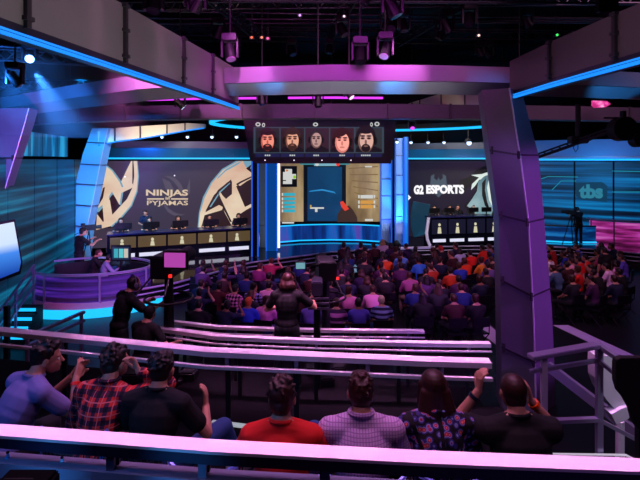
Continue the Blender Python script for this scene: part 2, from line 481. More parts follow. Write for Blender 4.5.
# ---------------------------------------------------------------- materials of the set
BLACK = mat('black_paint', '#0b0b0f', .6); FLOORM = mat('studio_floor', '#0a0910', .45, noise=.3, nscale=.7)
DECK = mat('gloss_deck', '#07080d', .06, spec=.8)
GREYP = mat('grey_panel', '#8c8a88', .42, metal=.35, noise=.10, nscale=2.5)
GREYD = mat('joint_metal', '#4a484c', .4, metal=.6)
STEEL = mat('brushed_steel', '#9a9aa2', .28, metal=.9, noise=.12, nscale=3)
RAILM = mat('rail_paint', '#d8d2d8', .35, metal=.1)
RAILS = mat('rail_side', '#6c6780', .4, metal=.3)
BLUEG = glow('led_blue', '#1687ff', 1.3); CYANG = glow('led_cyan', '#19b6ff', 1.35); PINKG = glow('led_pink', '#e03bff', 1.2)
WHITEG = glow('led_white', '#f3ecff', 1.6)
TRUSSM = mat('truss_black', '#2b2a30', .35, metal=.7)

# ---------------------------------------------------------------- room shell
def struct(name, mb, m, label=None):
    o = mb.build(name, m); o['kind'] = 'structure'; return o
X0, X1, Y0, Y1, ZC = -17, 21, -2.5, 32, 11
struct('floor', MB().box(((X0+X1)/2, (Y0+Y1)/2, -.1), (X1-X0, Y1-Y0, .2)), FLOORM)
struct('ceiling', MB().box(((X0+X1)/2, (Y0+Y1)/2, ZC+.1), (X1-X0, Y1-Y0, .2)), BLACK)
struct('wall_back', MB().box(((X0+X1)/2, Y1+.1, ZC/2), (X1-X0, .2, ZC)), BLACK)
struct('wall_front', MB().box(((X0+X1)/2, Y0-.1, ZC/2), (X1-X0, .2, ZC)), BLACK)
struct('wall_left', MB().box((X0-.1, (Y0+Y1)/2, ZC/2), (.2, Y1-Y0, ZC)), BLACK)
struct('wall_right', MB().box((X1+.1, (Y0+Y1)/2, ZC/2), (.2, Y1-Y0, ZC)), BLACK)

# seating tiers (low steps down towards the crowd)
def tier(ya, yb, x0, x1, z, name='seating_tier'):
    pass
rail_defs = []
# tier A carries the front row of people; its far edge follows the second rail
def yedge(x, a, b): return a[1]+(b[1]-a[1])*(x-a[0])/(b[0]-a[0])
def slab(pts, z0, z1, m, name, label, kind='structure'):
    mb = MB().poly([(x, y, z0) for x, y in pts], (0, 0, z1-z0))
    o = mb.build(name, m); o['kind'] = kind
    if label: o['label'] = label
    return o
TIERM = mat('tier_carpet', '#060509', .95, noise=.3, nscale=20, spec=.15)
TA = 1.82
slab([(-6, -1.5), (4.8, -1.5), (4.8, 3.5), (1.62, 4.35), (-6, 6.0)], 0, TA, TIERM, 'floor_tier_upper', None)
slab([(-6, 6.02), (1.62, 4.37), (2.4, 4.15), (2.4, 6.3), (-2.4, 7.3), (-6, 8)], 0, 1.25, TIERM, 'floor_tier_middle', None)
slab([(-2.5, 7.34), (2.5, 6.3), (2.5, 7.9), (-2.5, 8.9)], 0, .75, TIERM, 'floor_tier_lower', None)
slab([(-6, -1.5), (4.8, -1.5), (4.8, 1.4), (-6, 1.9)], TA, 2.25, TIERM, 'floor_tier_camera', None)

# ---------------------------------------------------------------- guard rails
def onz(px, py, z):
    D = (CAMZ-z)*F/(py-HZ); return V(((px-320)*D/F, D, z))
def guard_rail(pts, post_z, posts, label, drop=.17, w=.12, h=.06, low=.03, lowm=None, body=None):
    mid = pts[len(pts)//2]
    r = empty('guard_rail', (mid.x, mid.y, post_z), 0, label, 'railing')
    z = pts[0].z; pl = [V((p.x, p.y, 0)) for p in pts]
    def prof(w_, a, b): return [(-w_/2, a), (w_/2, a), (w_/2, b), (-w_/2, b)]
    MB().sweep(pl, prof(w, z-h, z)).build('top_rail', body or RAILM, r)
    if body: MB().sweep(pl, prof(w+.004, z-.012, z+.003)).build('top_plate', RAILM, r)
    so = 0 if body else w/2+.022
    MB().sweep(pl, [(q+so, zz) for q, zz in prof(low*1.3, z-drop-low, z-drop)]).build('lower_rail', lowm or RAILM, r)
    if so:
        for t in posts:
            p, d = pathpt(pl, t); MB().box((p.x, p.y-so/2+.01, z-drop-low/2), (.03, so+.03, .02)).build('bar_arm', RAILS, r)
    for t in posts:
        p, d = pathpt(pl, t)
        po = MB().box((p.x, p.y+.03, (z-.05+post_z)/2), (.05, .03, z-.05-post_z)).build('post', POSTM, r)
        MB().box((p.x, p.y-w*.25, z-drop*.62-.02), (.04, .02, drop*.9)).build('bracket', RAILS, po)
    return r
def lerp(a, b, t): return V(a)+(V(b)-V(a))*t
def pathpt(path, t):
    L = [0]
    for i in range(1, len(path)): L.append(L[-1]+(V(path[i])-V(path[i-1])).length)
    s = t*L[-1]
    for i in range(1, len(path)):
        if s <= L[i] or i == len(path)-1:
            u = (s-L[i-1])/(L[i]-L[i-1]); return lerp(path[i-1], path[i], u), (V(path[i])-V(path[i-1])).normalized()
POSTM = mat('post_black', '#14121a', .5)
def ext(pts, a, b):
    return ([pts[0]+(pts[0]-pts[1]).normalized()*a] if a else [])+pts+([pts[-1]+(pts[-1]-pts[-2]).normalized()*b] if b else [])
R0 = ext([onz(0, 430, 3.07), onz(215, 446, 3.07), onz(430, 457.5, 3.07), onz(640, 465.5, 3.07)], .5, .5)
g0 = guard_rail(R0, TA, [.27, .385, .53, .68], 'nearest pink topped guard rail crossing the very bottom behind the seated row', drop=.145, w=.10, h=.065, low=.075, body=mat('rail_body_navy', '#26223c', .45, metal=.2),
                lowm=mat('rail_underside_pale', '#8f98b4', .4, metal=.1))
ra, rb = R0[1], R0[-2]
R1 = ext([onz(0, 329, 2.58), onz(210, 349.5, 2.58), onz(420, 358.5, 2.58), onz(490, 360.5, 2.58)], .5, 0)
g1 = guard_rail(R1, TA, [.05, .23, .42, .56, .68, .80, .92], 'long guard rail in front of the seated row, running to the purple pillar', drop=.125, w=.13, h=.05)
R2 = [onz(150, 326, 2.08), onz(220, 335.5, 2.08), onz(320, 339.5, 2.08), onz(430, 342, 2.08), onz(490, 342.5, 2.08)]
g2 = guard_rail(R2, 1.25, [.08, .3, .52, .75, .94], 'second guard rail down from the seated row, longer than the one beyond it', drop=.085, w=.10, h=.05, low=.018)
R3 = [onz(171, 320.5, 1.7), onz(220, 326, 1.7), onz(277, 328, 1.7), onz(320, 329, 1.7), onz(424, 330, 1.7)]
g3 = guard_rail(R3, .75, [.06, .28, .52, .75, .94], 'shortest guard rail, just behind the striped shirt man in the crowd', drop=.09, w=.10, h=.045, low=.018)
# lit nosing along the edge of the seated tier
def nosing(x0, x1, label):
    a = V((x0, yedge(x0, (-6, 6.0), (1.62, 4.35))-.05, TA+.012)); b = V((x1, yedge(x1, (-6, 6.0), (1.62, 4.35))-.05, TA+.012))
    tag(MB().bar(a, b, .05, .02).build('edge_strip', glow('edge_white', '#cfd8e6', .55)), label, 'light strip')
nosing(-1.1, -.73, 'short white edge strip on the tier floor left of the red shirt man')
nosing(-.08, .06, 'tiny white edge strip on the tier floor between red and lavender shirts')
nosing(-1.95, -1.55, 'white edge strip on the tier floor beneath the jeans knee')

# ---------------------------------------------------------------- big ring beams
def beam(name, path, prof, m, label, joints, jm=GREYD, led=None, ledz=(0, 0), group=None, prot=.03, face=0, parts=()):
    r = empty(name, path[0], 0, label, 'beam', group)
    MB().sweep(path, prof).build('panelling', m, r)
    return r
def lerp(a, b, t): return V(a)+(V(b)-V(a))*t
def pathpt(path, t):
    L = [0]
    for i in range(1, len(path)): L.append(L[-1]+(V(path[i])-V(path[i-1])).length)
    s = t*L[-1]
    for i in range(1, len(path)):
        if s <= L[i] or i == len(path)-1:
            u = (s-L[i-1])/(L[i]-L[i-1]); return lerp(path[i-1], path[i], u), (V(path[i])-V(path[i-1])).normalized()

def beam2(name, path, z0, z1, depth, m, label, joints=(), slope=.0, side=1, leds=(), group=None, clamp=True):
    """curved box beam. path = visible lower front edge in plan; side = +1 when the far side lies to the left of the path direction"""
    pth = [V((p[0], p[1], 0)) for p in path]
    r = empty(name, (pth[0].x, pth[0].y, z0), 0, label, 'beam', group)
    d = -side*depth
    prof = [(0, z0), (slope*-side, z1), (d, z1), (d, z0)]
    MB().sweep(pth, prof).build('panelling', m, r)
    for off, zz, mm, nm in leds:
        MB().sweep(pth, [(side*off, zz), (side*off, zz+.035), (side*(off-.05), zz+.035), (side*(off-.05), zz)]).build(nm, mm, r)
    for t in joints:
        p, dd = pathpt(pth, t); sd = V((dd.y, -dd.x, 0))
        mb = MB()
        a = p+sd*(side*.02)+V((0, 0, z0-.02)); b = p+sd*(side*.02-slope*side)+V((0, 0, z1+.02))
        mb.bar(a, b, .055, .04, up=sd)
        if clamp:
            for u in (.12, .55, .95):
                c = lerp(a, b, u); mb.bar(c-dd*.05, c+dd*.05, .07, .04)
        mb.build('joint', GREYD, r)
    return r
def XY(px, D): return ((px-320)*D/F, D)
# left main beam
Lp = [(-3.3, 1.2), (-2.78, 4.17), (-2.52, 5.76), (-1.94, 9.3), (-1.78, 10.5)]
bl = beam2('truss_beam', Lp, 5.74, 6.46, .25, GREYP, 'huge grey panelled beam sweeping from the top left corner with blue light lines',
           joints=(.351, .523, .70, .83), side=1)
for k, (off, zz) in enumerate(((.03, 5.600), (.02, 5.642))):
    MB().sweep([V((*p, 0)) for p in Lp], [(off, zz), (off, zz+.026-.008*k), (off-.05, zz+.026-.008*k), (off-.05, zz)]).build('light_strip', BLUEG, bl)
MB().sweep([V((*p, 0)) for p in Lp], [(0, 5.60), (0, 5.74), (-.12, 5.74), (-.12, 5.60)]).build('underside_channel', mat('channel_dark', '#3a3648', .35, metal=.5), bl)
# right main beam
Rp = [(3.9, 1.2), (3.6, 5.41), (3.45, 7.2), (3.40, 8.6)]
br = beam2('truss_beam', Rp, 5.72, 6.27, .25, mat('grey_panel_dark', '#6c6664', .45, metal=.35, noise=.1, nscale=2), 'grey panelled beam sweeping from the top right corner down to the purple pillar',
           joints=(.62, .81), side=-1)
for k, (off, zz) in enumerate(((-.03, 5.585), (-.02, 5.635))):
    MB().sweep([V((*p, 0)) for p in Rp], [(off, zz), (off, zz+.034-.014*k), (off+.05, zz+.034-.014*k), (off+.05, zz)]).build('light_strip', BLUEG, br)
MB().sweep([V((*p, 0)) for p in Rp], [(0, 5.585), (0, 5.72), (.12, 5.72), (.12, 5.585)]).build('underside_channel', MC['channel_dark'], br)

# centre ring beam, curving away to both sides
Cp = [XY(-40, 15.6), XY(0, 14.3), XY(69, 11.9), XY(136, 10.4), XY(210, 9.6), XY(330, 9.25), XY(430, 9.3), XY(505, 9.5), XY(588, 9.8), XY(640, 10.1), XY(760, 11.5)]
def ring_beam(name, plan, prof, m, label):
    r = empty(name, (*plan[3], prof[0][1]), 0, label, 'beam')
    return r
cb = empty('ring_beam', (Cp[5][0], Cp[5][1], 6.0), 0, 'wide curved overhead beam crossing the whole picture, pink above and steel below', 'beam')
pth = [V((*p, 0)) for p in Cp]
MB().sweep(pth, [(.0, 6.03), (.05, 6.33), (-.55, 6.33), (-.55, 6.03)]).build('front_fascia', mat('fascia_satin', '#b9aebb', .38, metal=.5, noise=.06, nscale=1.5), cb)
MB().sweep(pth, [(.0, 6.02), (-.34, 5.82), (-.42, 5.86), (-.42, 6.02)]).build('steel_soffit', mat('soffit_steel', '#9a9aa2', .42, metal=.55, noise=.12, nscale=3), cb)
# second ring, behind
Sp = [XY(-60, 17), XY(0, 15.6), XY(65, 14.2), XY(130, 13.4), XY(200, 13), XY(330, 12.8), XY(450, 13), XY(560, 13.3), XY(640, 13.8), XY(760, 15)]
r2 = empty('ring_beam', (Sp[5][0], Sp[5][1], 5.7), 0, 'darker jointed ring beam behind the wide one with a pink light line on top', 'beam')
p2 = [V((*p, 0)) for p in Sp]
MB().sweep(p2, [(0, 5.62), (.03, 6.0), (-.5, 6.0), (-.5, 5.62)]).build('panelling', mat('ring_dark', '#4a4450', .45, metal=.3, noise=.1), r2)
def sub(path, t0, t1, n=14): return [pathpt(path, t0+(t1-t0)*k/n)[0] for k in range(n+1)]
for t0, t1 in ((.30, .445), (.475, .565)):
    MB().sweep(sub(p2, t0, t1), [(.04, 6.14), (.04, 6.19), (-.05, 6.19), (-.05, 6.14)]).build('light_strip', PINKG, r2)
for t in (.12, .19, .25, .31, .37, .43, .5, .57, .63, .7, .76, .82, .88):
    p, dd = pathpt(p2, t); sd = V((dd.y, -dd.x, 0))
    MB().bar(p+sd*.03+V((0, 0, 5.6)), p+sd*.05+V((0, 0, 6.02)), .05, .04, up=sd).build('joint', GREYD, r2)

# ---------------------------------------------------------------- pillars
def pillar(secs, m, ms, label, jrows, side_right=True, jm=GREYD, dd=.5, clamps=True):
    """secs: rows of (py, x_left, x_ridge, x_right, D): three vertical corner lines seen, closed by a back edge"""
    def ring(py, xl, xm, xr, D):
        z = CAMZ-(py-HZ)*D/F
        a = V(((xl-320)*D/F, D+.25, z)); a.x = (xl-320)*(D+.25)/F
        b = V(((xm-320)*D/F, D, z)); c = V(((xr-320)*(D+dd)/F, D+dd, z)); e = V((a.x+.1, D+dd+.3, z))
        return [a, b, c, e]
    rings = [ring(*s) for s in secs]
    root = empty('set_pillar', (rings[-1][0]+rings[-1][2])/2, 0, label, 'pillar')
    mb = MB(); mb.loft(rings); o = mb.build('casing', m, root)
    # lit side sheet is the same casing; edge trim along the ridge
    MB().tube([r[1]+V((0, -.012, 0)) for r in rings], .014, 6).build('edge_trim', RAILM, root)
    def at(py):
        for i in range(len(secs)-1):
            if secs[i][0] <= py <= secs[i+1][0]:
                t = (py-secs[i][0])/(secs[i+1][0]-secs[i][0]); return [lerp(rings[i][k], rings[i+1][k], t) for k in range(4)]
    for py, dy in jrows:
        r = at(py); r_ = at(py+dy)
        mb = MB(); q = V((0, -.02, 0))
        a, b, c = r[0]+q, r_[1]+q, r_[2]+V((.012, -.01, 0))
        mb.bar(a, b, .03, .035); mb.bar(b, c, .02, .022)
        if clamps:
            for p in (a, b): mb.box(p+V((0.03 if p is a else -.03, -.015, .0)), (.035, .05, .14))
        mb.build('joint', jm, root)
    return root, rings
PURP = mat('pillar_panel', '#7d7686', .42, metal=.3, noise=.08, nscale=2)
pillar([(88, 482, 509, 522, 8.3), (100, 483.6, 511, 525, 8.3), (155, 490, 519.7, 538.6, 8.3), (220, 499.0, 528, 544, 8.3), (320, 501, 533.5, 552, 8.3), (419, 502, 536, 556, 8.34)],
       PURP, PURP, 'tall leaning purple lit pillar standing right of centre behind the seated row', [(150, 5), (216, 6), (283, 13), (352, 10)])
pillar([(108, -28, 29, 38, 12.5), (120, -28, 26, 35, 12.5), (160, -40, 14, 22, 12.5), (206, -50, 0, 8, 12.5), (320, -70, -30, -20, 12.5)],
       PURP, PURP, 'purple lit leaning pillar cut off by the left edge of the picture', [(158, 0), (240, 0)])
BPIL = mat('pillar_pale', '#8ac0d8', .45, metal=.2)
pillar([(128, 92, 108, 115, 18.2), (155, 82.5, 102, 109, 18.2), (190, 74, 95, 102, 18.2), (224, 70, 88, 95, 18.2), (262, 68, 84, 91, 18.2)],
       BPIL, BPIL, 'blue lit curved pillar at the left end of the left team banner', [(142, 1), (164, 1), (184, 1), (205, 1), (226, 1), (244, 1)], clamps=False, dd=.4)
# cream lit arches springing from the pillars
def arch(rows, m, label, joints, led):
    """rows: (px, py_bottom, py_top, D)"""
    root = empty('arch_beam', P(rows[0][0], rows[0][1], rows[0][3]), 0, label, 'beam')
    secs = []
    for px, pb, pt, D in rows:
        b = P(px, pb, D); t = P(px, pt, D); q = V((0, .35, 0)); secs.append([b, t, t+q, b+q])
    MB().loft(secs).build('panelling', m, root)
    MB().tube([P(px, pb+.6, D-.03) for px, pb, pt, D in rows], .03, 6).build('light_strip', BLUEG, root)
    for i, t in joints:
        a = lerp(secs[i][0], secs[i+1][0], t); b = lerp(secs[i][1], secs[i+1][1], t)
        MB().bar(a+V((0, -.02, 0)), b+V((0, -.02, 0)), .05, .05, up=V((0, 1, 0))).build('joint', GREYD, root)
    return root
CREAM = mat('cream_panel', '#d8d2b4', .5)
arch([(98, 145, 131, 18.3), (116, 141, 128, 18.4), (141, 138, 126, 18.9), (168, 133.5, 124.5, 19.7), (187, 130, 123, 20.6), (204, 127.5, 124, 21.5)], CREAM,
     'cream lit arch rising from the blue pillar above the left team banner', [(0, .95), (1, .98), (2, .97), (3, .9)], True)
arch([(391, 113.5, 111, 21), (410, 112, 103, 19), (436, 110, 95, 17), (464, 107, 88, 15.2), (483, 105.5, 84, 14)], CREAM,
     'cream lit arch hanging above the right team banner beside the purple pillar', [(0, .9), (1, .4), (2, .2), (3, .05)], True)

# glowing blue oval halo
cx, cy, ax, ay, hz = 1.85, 21.0, 6.6, 5.0, 6.12
root = empty('halo_ring', (cx, cy, hz), 0, 'large glowing blue oval ring of light hanging over the stage', 'light')
def oval(a, b, n=72): return [V((cx+a*math.cos(2*PI*k/n), cy+b*math.sin(2*PI*k/n), 0)) for k in range(n)]
MB().sweep(oval(ax, ay), [(0, hz-.09), (0, hz+.02), (-.16, hz+.02), (-.16, hz-.09)], closed=True).build('light_strip', CYANG, root)
MB().sweep(oval(ax, ay), [(.04, hz+.03), (.04, hz+.26), (-.3, hz+.26), (-.3, hz+.03)], closed=True).build('housing', BLACK, root)
for k in range(6):
    a = 2*PI*k/6+.3; MB().cyl((cx+ax*math.cos(a), cy+ay*math.sin(a), hz+.26), (cx+ax*math.cos(a), cy+ay*math.sin(a), ZC), .015, 6).build('hanger', BLACK, root)

# ---------------------------------------------------------------- stage
edge = [onz(120, 292, .6), onz(172, 283, .6), onz(210, 273, .6), onz(250, 262, .6), onz(330, 251.5, .6), onz(400, 247, .6), onz(470, 245.5, .6), onz(545, 246, .6), onz(600, 249, .6), onz(690, 258, .6)]
st = empty('stage', (2, 22, 0), 0, 'low glossy black stage with a lit purple lip around its front', 'stage')
MB().poly([p-V((0, 0, .02)) for p in edge]+[V((16, 27, .58)), V((-12, 27, .58))], (0, 0, -.575)).build('deck', DECK, st)
lip = mat('stage_lip', '#a79cc0', .3, metal=.4)
for dz, off, w in ((.0, 0, .07), (-.14, .10, .05), (-.30, .2, .05)):
    MB().tube([p+V((0, -off, dz-.03)) for p in edge], w/2, 6).build('lip_band', lip, st)
# steps to the right of centre
for k, (x0, x1, z) in enumerate(((333, 432, .52), (337, 412, .36))):
    pts = [onz(x0, 252+k*5, z), onz((x0+x1)/2, 249.5+k*5, z), onz(x1, 248+k*4, z)]
    s = empty('stage_step', pts[0], 0, ['upper', 'lower'][k]+' pale edged step at the front of the stage centre', 'step')
    back = [p+V((0, 1.2, 0)) for p in reversed(pts)]
    MB().poly(pts+back, (0, 0, -z)).build('tread', DECK, s)
    MB().tube([p+V((0, -.02, .01)) for p in pts], .04, 6).build('lit_edge', glow('step_edge', '#8d7ab8', .7), s)

# ---------------------------------------------------------------- left LED wall, right LED wall
LW = Wall(XY(-40, 10.5), XY(88, 20.3))
wall_lit = streak('led_wall_cyan', '#061018', ['#021c2c', '#043c58', '#08648c', '#16a4cc'], scale=(.12, .12, 5.0), es=.62, thr=(.36, .72))
lw = empty('led_wall', LW.at(40, 240), 0, 'cyan video wall with streak graphics along the left side', 'video wall')
for x0, x1 in ((-38, 4), (5, 31), (32, 54), (55, 72), (72.6, 87)):
    mb = MB(); LW.rect(mb, x0, 158, x1, 158, 0, .06)
    a, b = LW.at(x0, 160), LW.at(x1, 160)
    mb = MB(); mb.poly([V((a.x, a.y, .02)), V((b.x, b.y, .02)), V((b.x, b.y, 4.52)), V((a.x, a.y, 4.52))], LW.n*-.08); mb.build('panel', wall_lit, lw)
top = streak('led_wall_blue', '#06101c', ['#06476e', '#0c73a8', '#35b4e8'], scale=(3.5, 3.5, .3), es=.75)
for x0, x1 in ((20, 40), (41, 55), (56, 66)):
    a, b = LW.at(x0, 160, .1), LW.at(x1, 160, .1)
    MB().poly([V((a.x, a.y, 4.62)), V((b.x, b.y, 4.62)), V((b.x, b.y, 5.35)), V((a.x, a.y, 5.35))], LW.n*-.06).build('upper_panel', top, lw)
# floating slashes of light on the wall
for x0, y0, x1, y1 in ((34, 205, 66, 186), (33, 226, 60, 208), (36, 246, 66, 222), (38, 182, 70, 172), (45, 262, 68, 240), (36, 216, 52, 206), (52, 196, 70, 183), (30, 171, 52, 166)):
    a, b = LW.at(x0, y0, .06), LW.at(x1, y1, .06); MB().bar(a, b, .02, .03).build('light_line', glow('slash', '#25b8d6', .8), lw)
a = [LW.at(*q, .07) for q in ((41, 195), (46, 190), (53, 203), (54, 222), (45, 226), (41, 212))]
MB().poly(a, LW.n*-.02).build('emblem_panel', mat('emblem', '#5a4a70', .5), lw)
# bright white-blue screen at the far left
SWL = Wall(XY(-20, 10.2), XY(22, 11.2))
sc = empty('standing_screen', SWL.at(2, 300), 0, 'bright white and blue upright screen at the far left edge', 'screen')
a, b = SWL.at(-18, 200), SWL.at(21, 200); a2 = SWL.at(1, 200)
m = bpy.data.materials.new('screen_white_blue'); m.use_nodes = True; nt = m.node_tree; bb = nt.nodes['Principled BSDF']
tc = nt.nodes.new('ShaderNodeTexCoord'); sp = nt.nodes.new('ShaderNodeSeparateXYZ'); rr = nt.nodes.new('ShaderNodeValToRGB')
nt.links.new(tc.outputs['Generated'], sp.inputs[0]); nt.links.new(sp.outputs['Z'], rr.inputs[0]); nt.links.new(rr.outputs[0], bb.inputs['Emission Color'])
e = rr.color_ramp.elements; e[0].position = .0; e[0].color = (*lin('#0a2c9c'), 1); e[1].position = 1; e[1].color = (*lin('#d8ecff'), 1)
q = e.new(.45); q.color = (*lin('#3f8cf0'), 1); q = e.new(.62); q.color = (*lin('#cfe6ff'), 1)
bb.inputs['Emission Strength'].default_value = 1; bb.inputs['Base Color'].default_value = (0.01, .01, .01, 1)
LP = [(-16, 228), (14, 222), (21, 262), (19, 271), (-16, 285)]
mb = MB(); SWL.shape(mb, LP, .04, .02); mb.build('display', m, sc)
mb = MB(); SWL.shape(mb, [(-17, 225), (15, 219.5), (22.5, 262), (20.5, 274), (-17, 288)], .0, .06); mb.build('housing', BLACK, sc)
MB().box((SWL.at(4, 280).x, SWL.at(4, 280).y+.1, .6), (.1, .1, 1.2)).build('stand', BLACK, sc)

RW = Wall(XY(525, 25.2), XY(690, 21.5))
rwl = empty('led_wall', RW.at(600, 240), 0, 'cyan video wall with a dark lettered badge on the right side', 'video wall')
wr = streak('led_wall_teal', '#061018', ['#021426', '#04345e', '#0560a0', '#0c90d8'], scale=(.12, .12, 4.5), es=.62, thr=(.36, .66))
for x0, x1 in ((526, 574), (575, 613), (614, 652), (653, 690)):
    a, b = RW.at(x0, 160), RW.at(x1, 160); zt = 4.42
    MB().poly([V((a.x, a.y, 1.0)), V((b.x, b.y, 1.0)), V((b.x, b.y, zt)), V((a.x, a.y, zt))], RW.n*-.08).build('panel', wr, rwl)
for x in (574.5, 613.5):
    a = RW.at(x, 160, .03); MB().box((a.x, a.y, 2.7), (.07, .03, 3.4)).build('seam', mat('seam_dark', '#06202c', .5), rwl)
for pts in (((541, 179), (548, 176.5), (578, 177)), ((552, 190), (561, 181), (576, 181)), ((612, 192), (640, 192), (660, 192)), ((612, 171), (640, 171.5), (660, 171.5))):
    MB().tube([RW.at(x, y, .05) for x, y in pts], .018, 5).build('light_line', glow('slash_r', '#2aa9c0', .7), rwl)
mb = MB(); RW.shape(mb, [(575.5, 182.5), (602, 182), (607.5, 186), (607, 202), (583, 200), (576, 196)], .05, .02)
bd = mb.build('badge', mat('badge_dark', '#0a2430', .5, emit='#0b2a38', es=.8), rwl)
RW.text('tbs', 579, 184.5, 603, 198.5, glow('badge_text', '#2f7f96', .9), bd, .08, .05)
# lower band and bright head strip of the right wall
a, b = RW.at(526, 160, .25), RW.at(690, 160, .25)
MB().poly([V((a.x, a.y, 4.46)), V((b.x, b.y, 4.46)), V((b.x, b.y, 5.5)), V((a.x, a.y, 5.5))], RW.n*-.1).build('header', mat('header_blue', '#7fa2c8', .35, metal=.3), rwl)
MB().bar(V((a.x, a.y, 4.52)), V((b.x, b.y, 4.52)), .08, .07).build('light_strip', CYANG, rwl)
MB().bar(V((a.x, a.y-.05, 4.66)), V((b.x, b.y-.05, 4.66)), .08, .05).build('header_ledge', STEEL, rwl)
# low curved blue parapet in front of it
lp = [onz(538, 226+12, .6), onz(552, 229+8, .6), onz(575, 233+6, .6), onz(596, 236+5, .6)]
lp = [V(((x-320)*D/F, D, 0)) for x, D in ((530, 23.4), (548, 22.9), (570, 22.6), (596, 22.6))]
pr = empty('parapet', lp[0], 0, 'low curved blue lit parapet below the right cyan video wall', 'parapet')
MB().sweep(lp, [(0, .6), (0, 1.35), (-.1, 1.35), (-.1, .6)]).build('panelling', streak('parapet_blue', '#071426', ['#08306a', '#0a5aa8', '#1f86d8'], scale=(.5, .5, 4), es=.6), pr)
MB().sweep(lp, [(.03, 1.35), (.03, 1.41), (-.12, 1.41), (-.12, 1.35)]).build('cap_rail', STEEL, pr)
MB().sweep(lp, [(.06, .60), (.06, .66), (0, .66), (0, .60)]).build('light_strip', CYANG, pr)

# ---------------------------------------------------------------- team banners
BN = mat('banner_screen', '#0a090c', .35, emit='#3f3547', es=.9)
BW = Wall(XY(92, 21.2), XY(262, 22.8))
def pane(w, x0, x1, z0, z1, m, name, parent, q=0, th=.06):
    a, b = w.at(x0, 160, q), w.at(x1, 160, q)
    return MB().poly([V((a.x, a.y, z0)), V((b.x, b.y, z0)), V((b.x, b.y, z1)), V((a.x, a.y, z1))], w.n*-th).build(name, m, parent)
bn = empty('team_banner', BW.at(175, 235), 0, 'plum coloured left team screen with cream lettering between two cream star emblems', 'banner')
pane(BW, 92, 258, .6, 4.46, BN, 'display', bn)
cream = streak('logo_cream', '#201a18', ['#d8a58c', '#e8cdb0', '#f1e4c6'], scale=(.3, .3, .6), es=.9, thr=(.3, .7))
ink = glow('logo_ink', '#2c1016', .8); halo = glow('logo_edge', '#7fb0c8', .8); faint = glow('logo_faint', '#6a6277', .9); ghost = glow('logo_ghost', '#51485c', .9)
def logo(parts, name, w, q0=.02, dx=0):
    root = None; parts = [(m, [(x+dx if x < 515 else x, y) for x, y in p]) for m, p in parts]
    for i, (m, pts) in enumerate(parts):
        mb = MB(); w.shape(mb, pts, q0+.006*i, .004)
        o = mb.build(name if root is None else 'stroke', m, root or bn_cur)
        if root is None: root = o
    return root
bn_cur = bn
def arcband(cx, cy, r0x, r0y, r1x, r1y, a0, a1, n=14, taper=True):
    o = []; i_ = []
    for k in range(n+1):
        t = k/n; a = math.radians(a0+(a1-a0)*t); u = math.sin(PI*t) if taper else 1
        o.append((cx+r0x*math.cos(a), cy+r0y*math.sin(a)))
        i_.append((cx+(r0x+(r1x-r0x)*u)*math.cos(a), cy+(r0y+(r1y-r0y)*u)*math.sin(a)))
    return o+i_[::-1]
# left shuriken emblem (its right half shows beside the blue pillar)
logo([(ink, [(100, 166), (112, 172), (124, 186), (131, 185), (132, 162), (136.5, 162), (137.5, 188), (134, 203), (124, 217), (113, 228), (98, 228)]),
      (halo, [(133.0, 161), (137.6, 161), (139, 176), (137.5, 192), (132, 206), (121, 219), (112, 227), (108, 225), (120, 212), (130, 200), (134.5, 187), (135, 176)]),
      (cream, [(133.8, 161), (136.8, 161), (138, 176), (136.5, 191), (131, 205), (120, 218), (111, 226), (96, 230), (97, 214), (103, 222), (113, 214), (127, 199), (133, 186.5), (134.2, 176)]),
      (cream, [(131.0, 161), (132.4, 161), (132.2, 184), (120.5, 188.5), (118.5, 187)]),
      (halo, [(104, 163), (113, 170), (121, 181), (124, 188), (121, 206), (113, 194), (107, 203), (99, 212), (94, 212)]),
      (cream, [(104, 164.5), (112, 171), (119.5, 182), (122, 188), (119.5, 205), (112, 191.5), (105, 203), (97, 209), (98, 180)]),
      (cream, [(117, 189), (133, 183.5), (133, 187.5), (119, 194)]),
      (cream, [(101, 188), (106, 186), (110, 201), (113, 219), (104, 223)]),
      (ink, [(109, 199), (112, 195), (118.5, 208), (117, 209)]),
      (ink, [(103, 188), (105, 187), (103, 198), (98, 206)])], 'shuriken_emblem', BW)
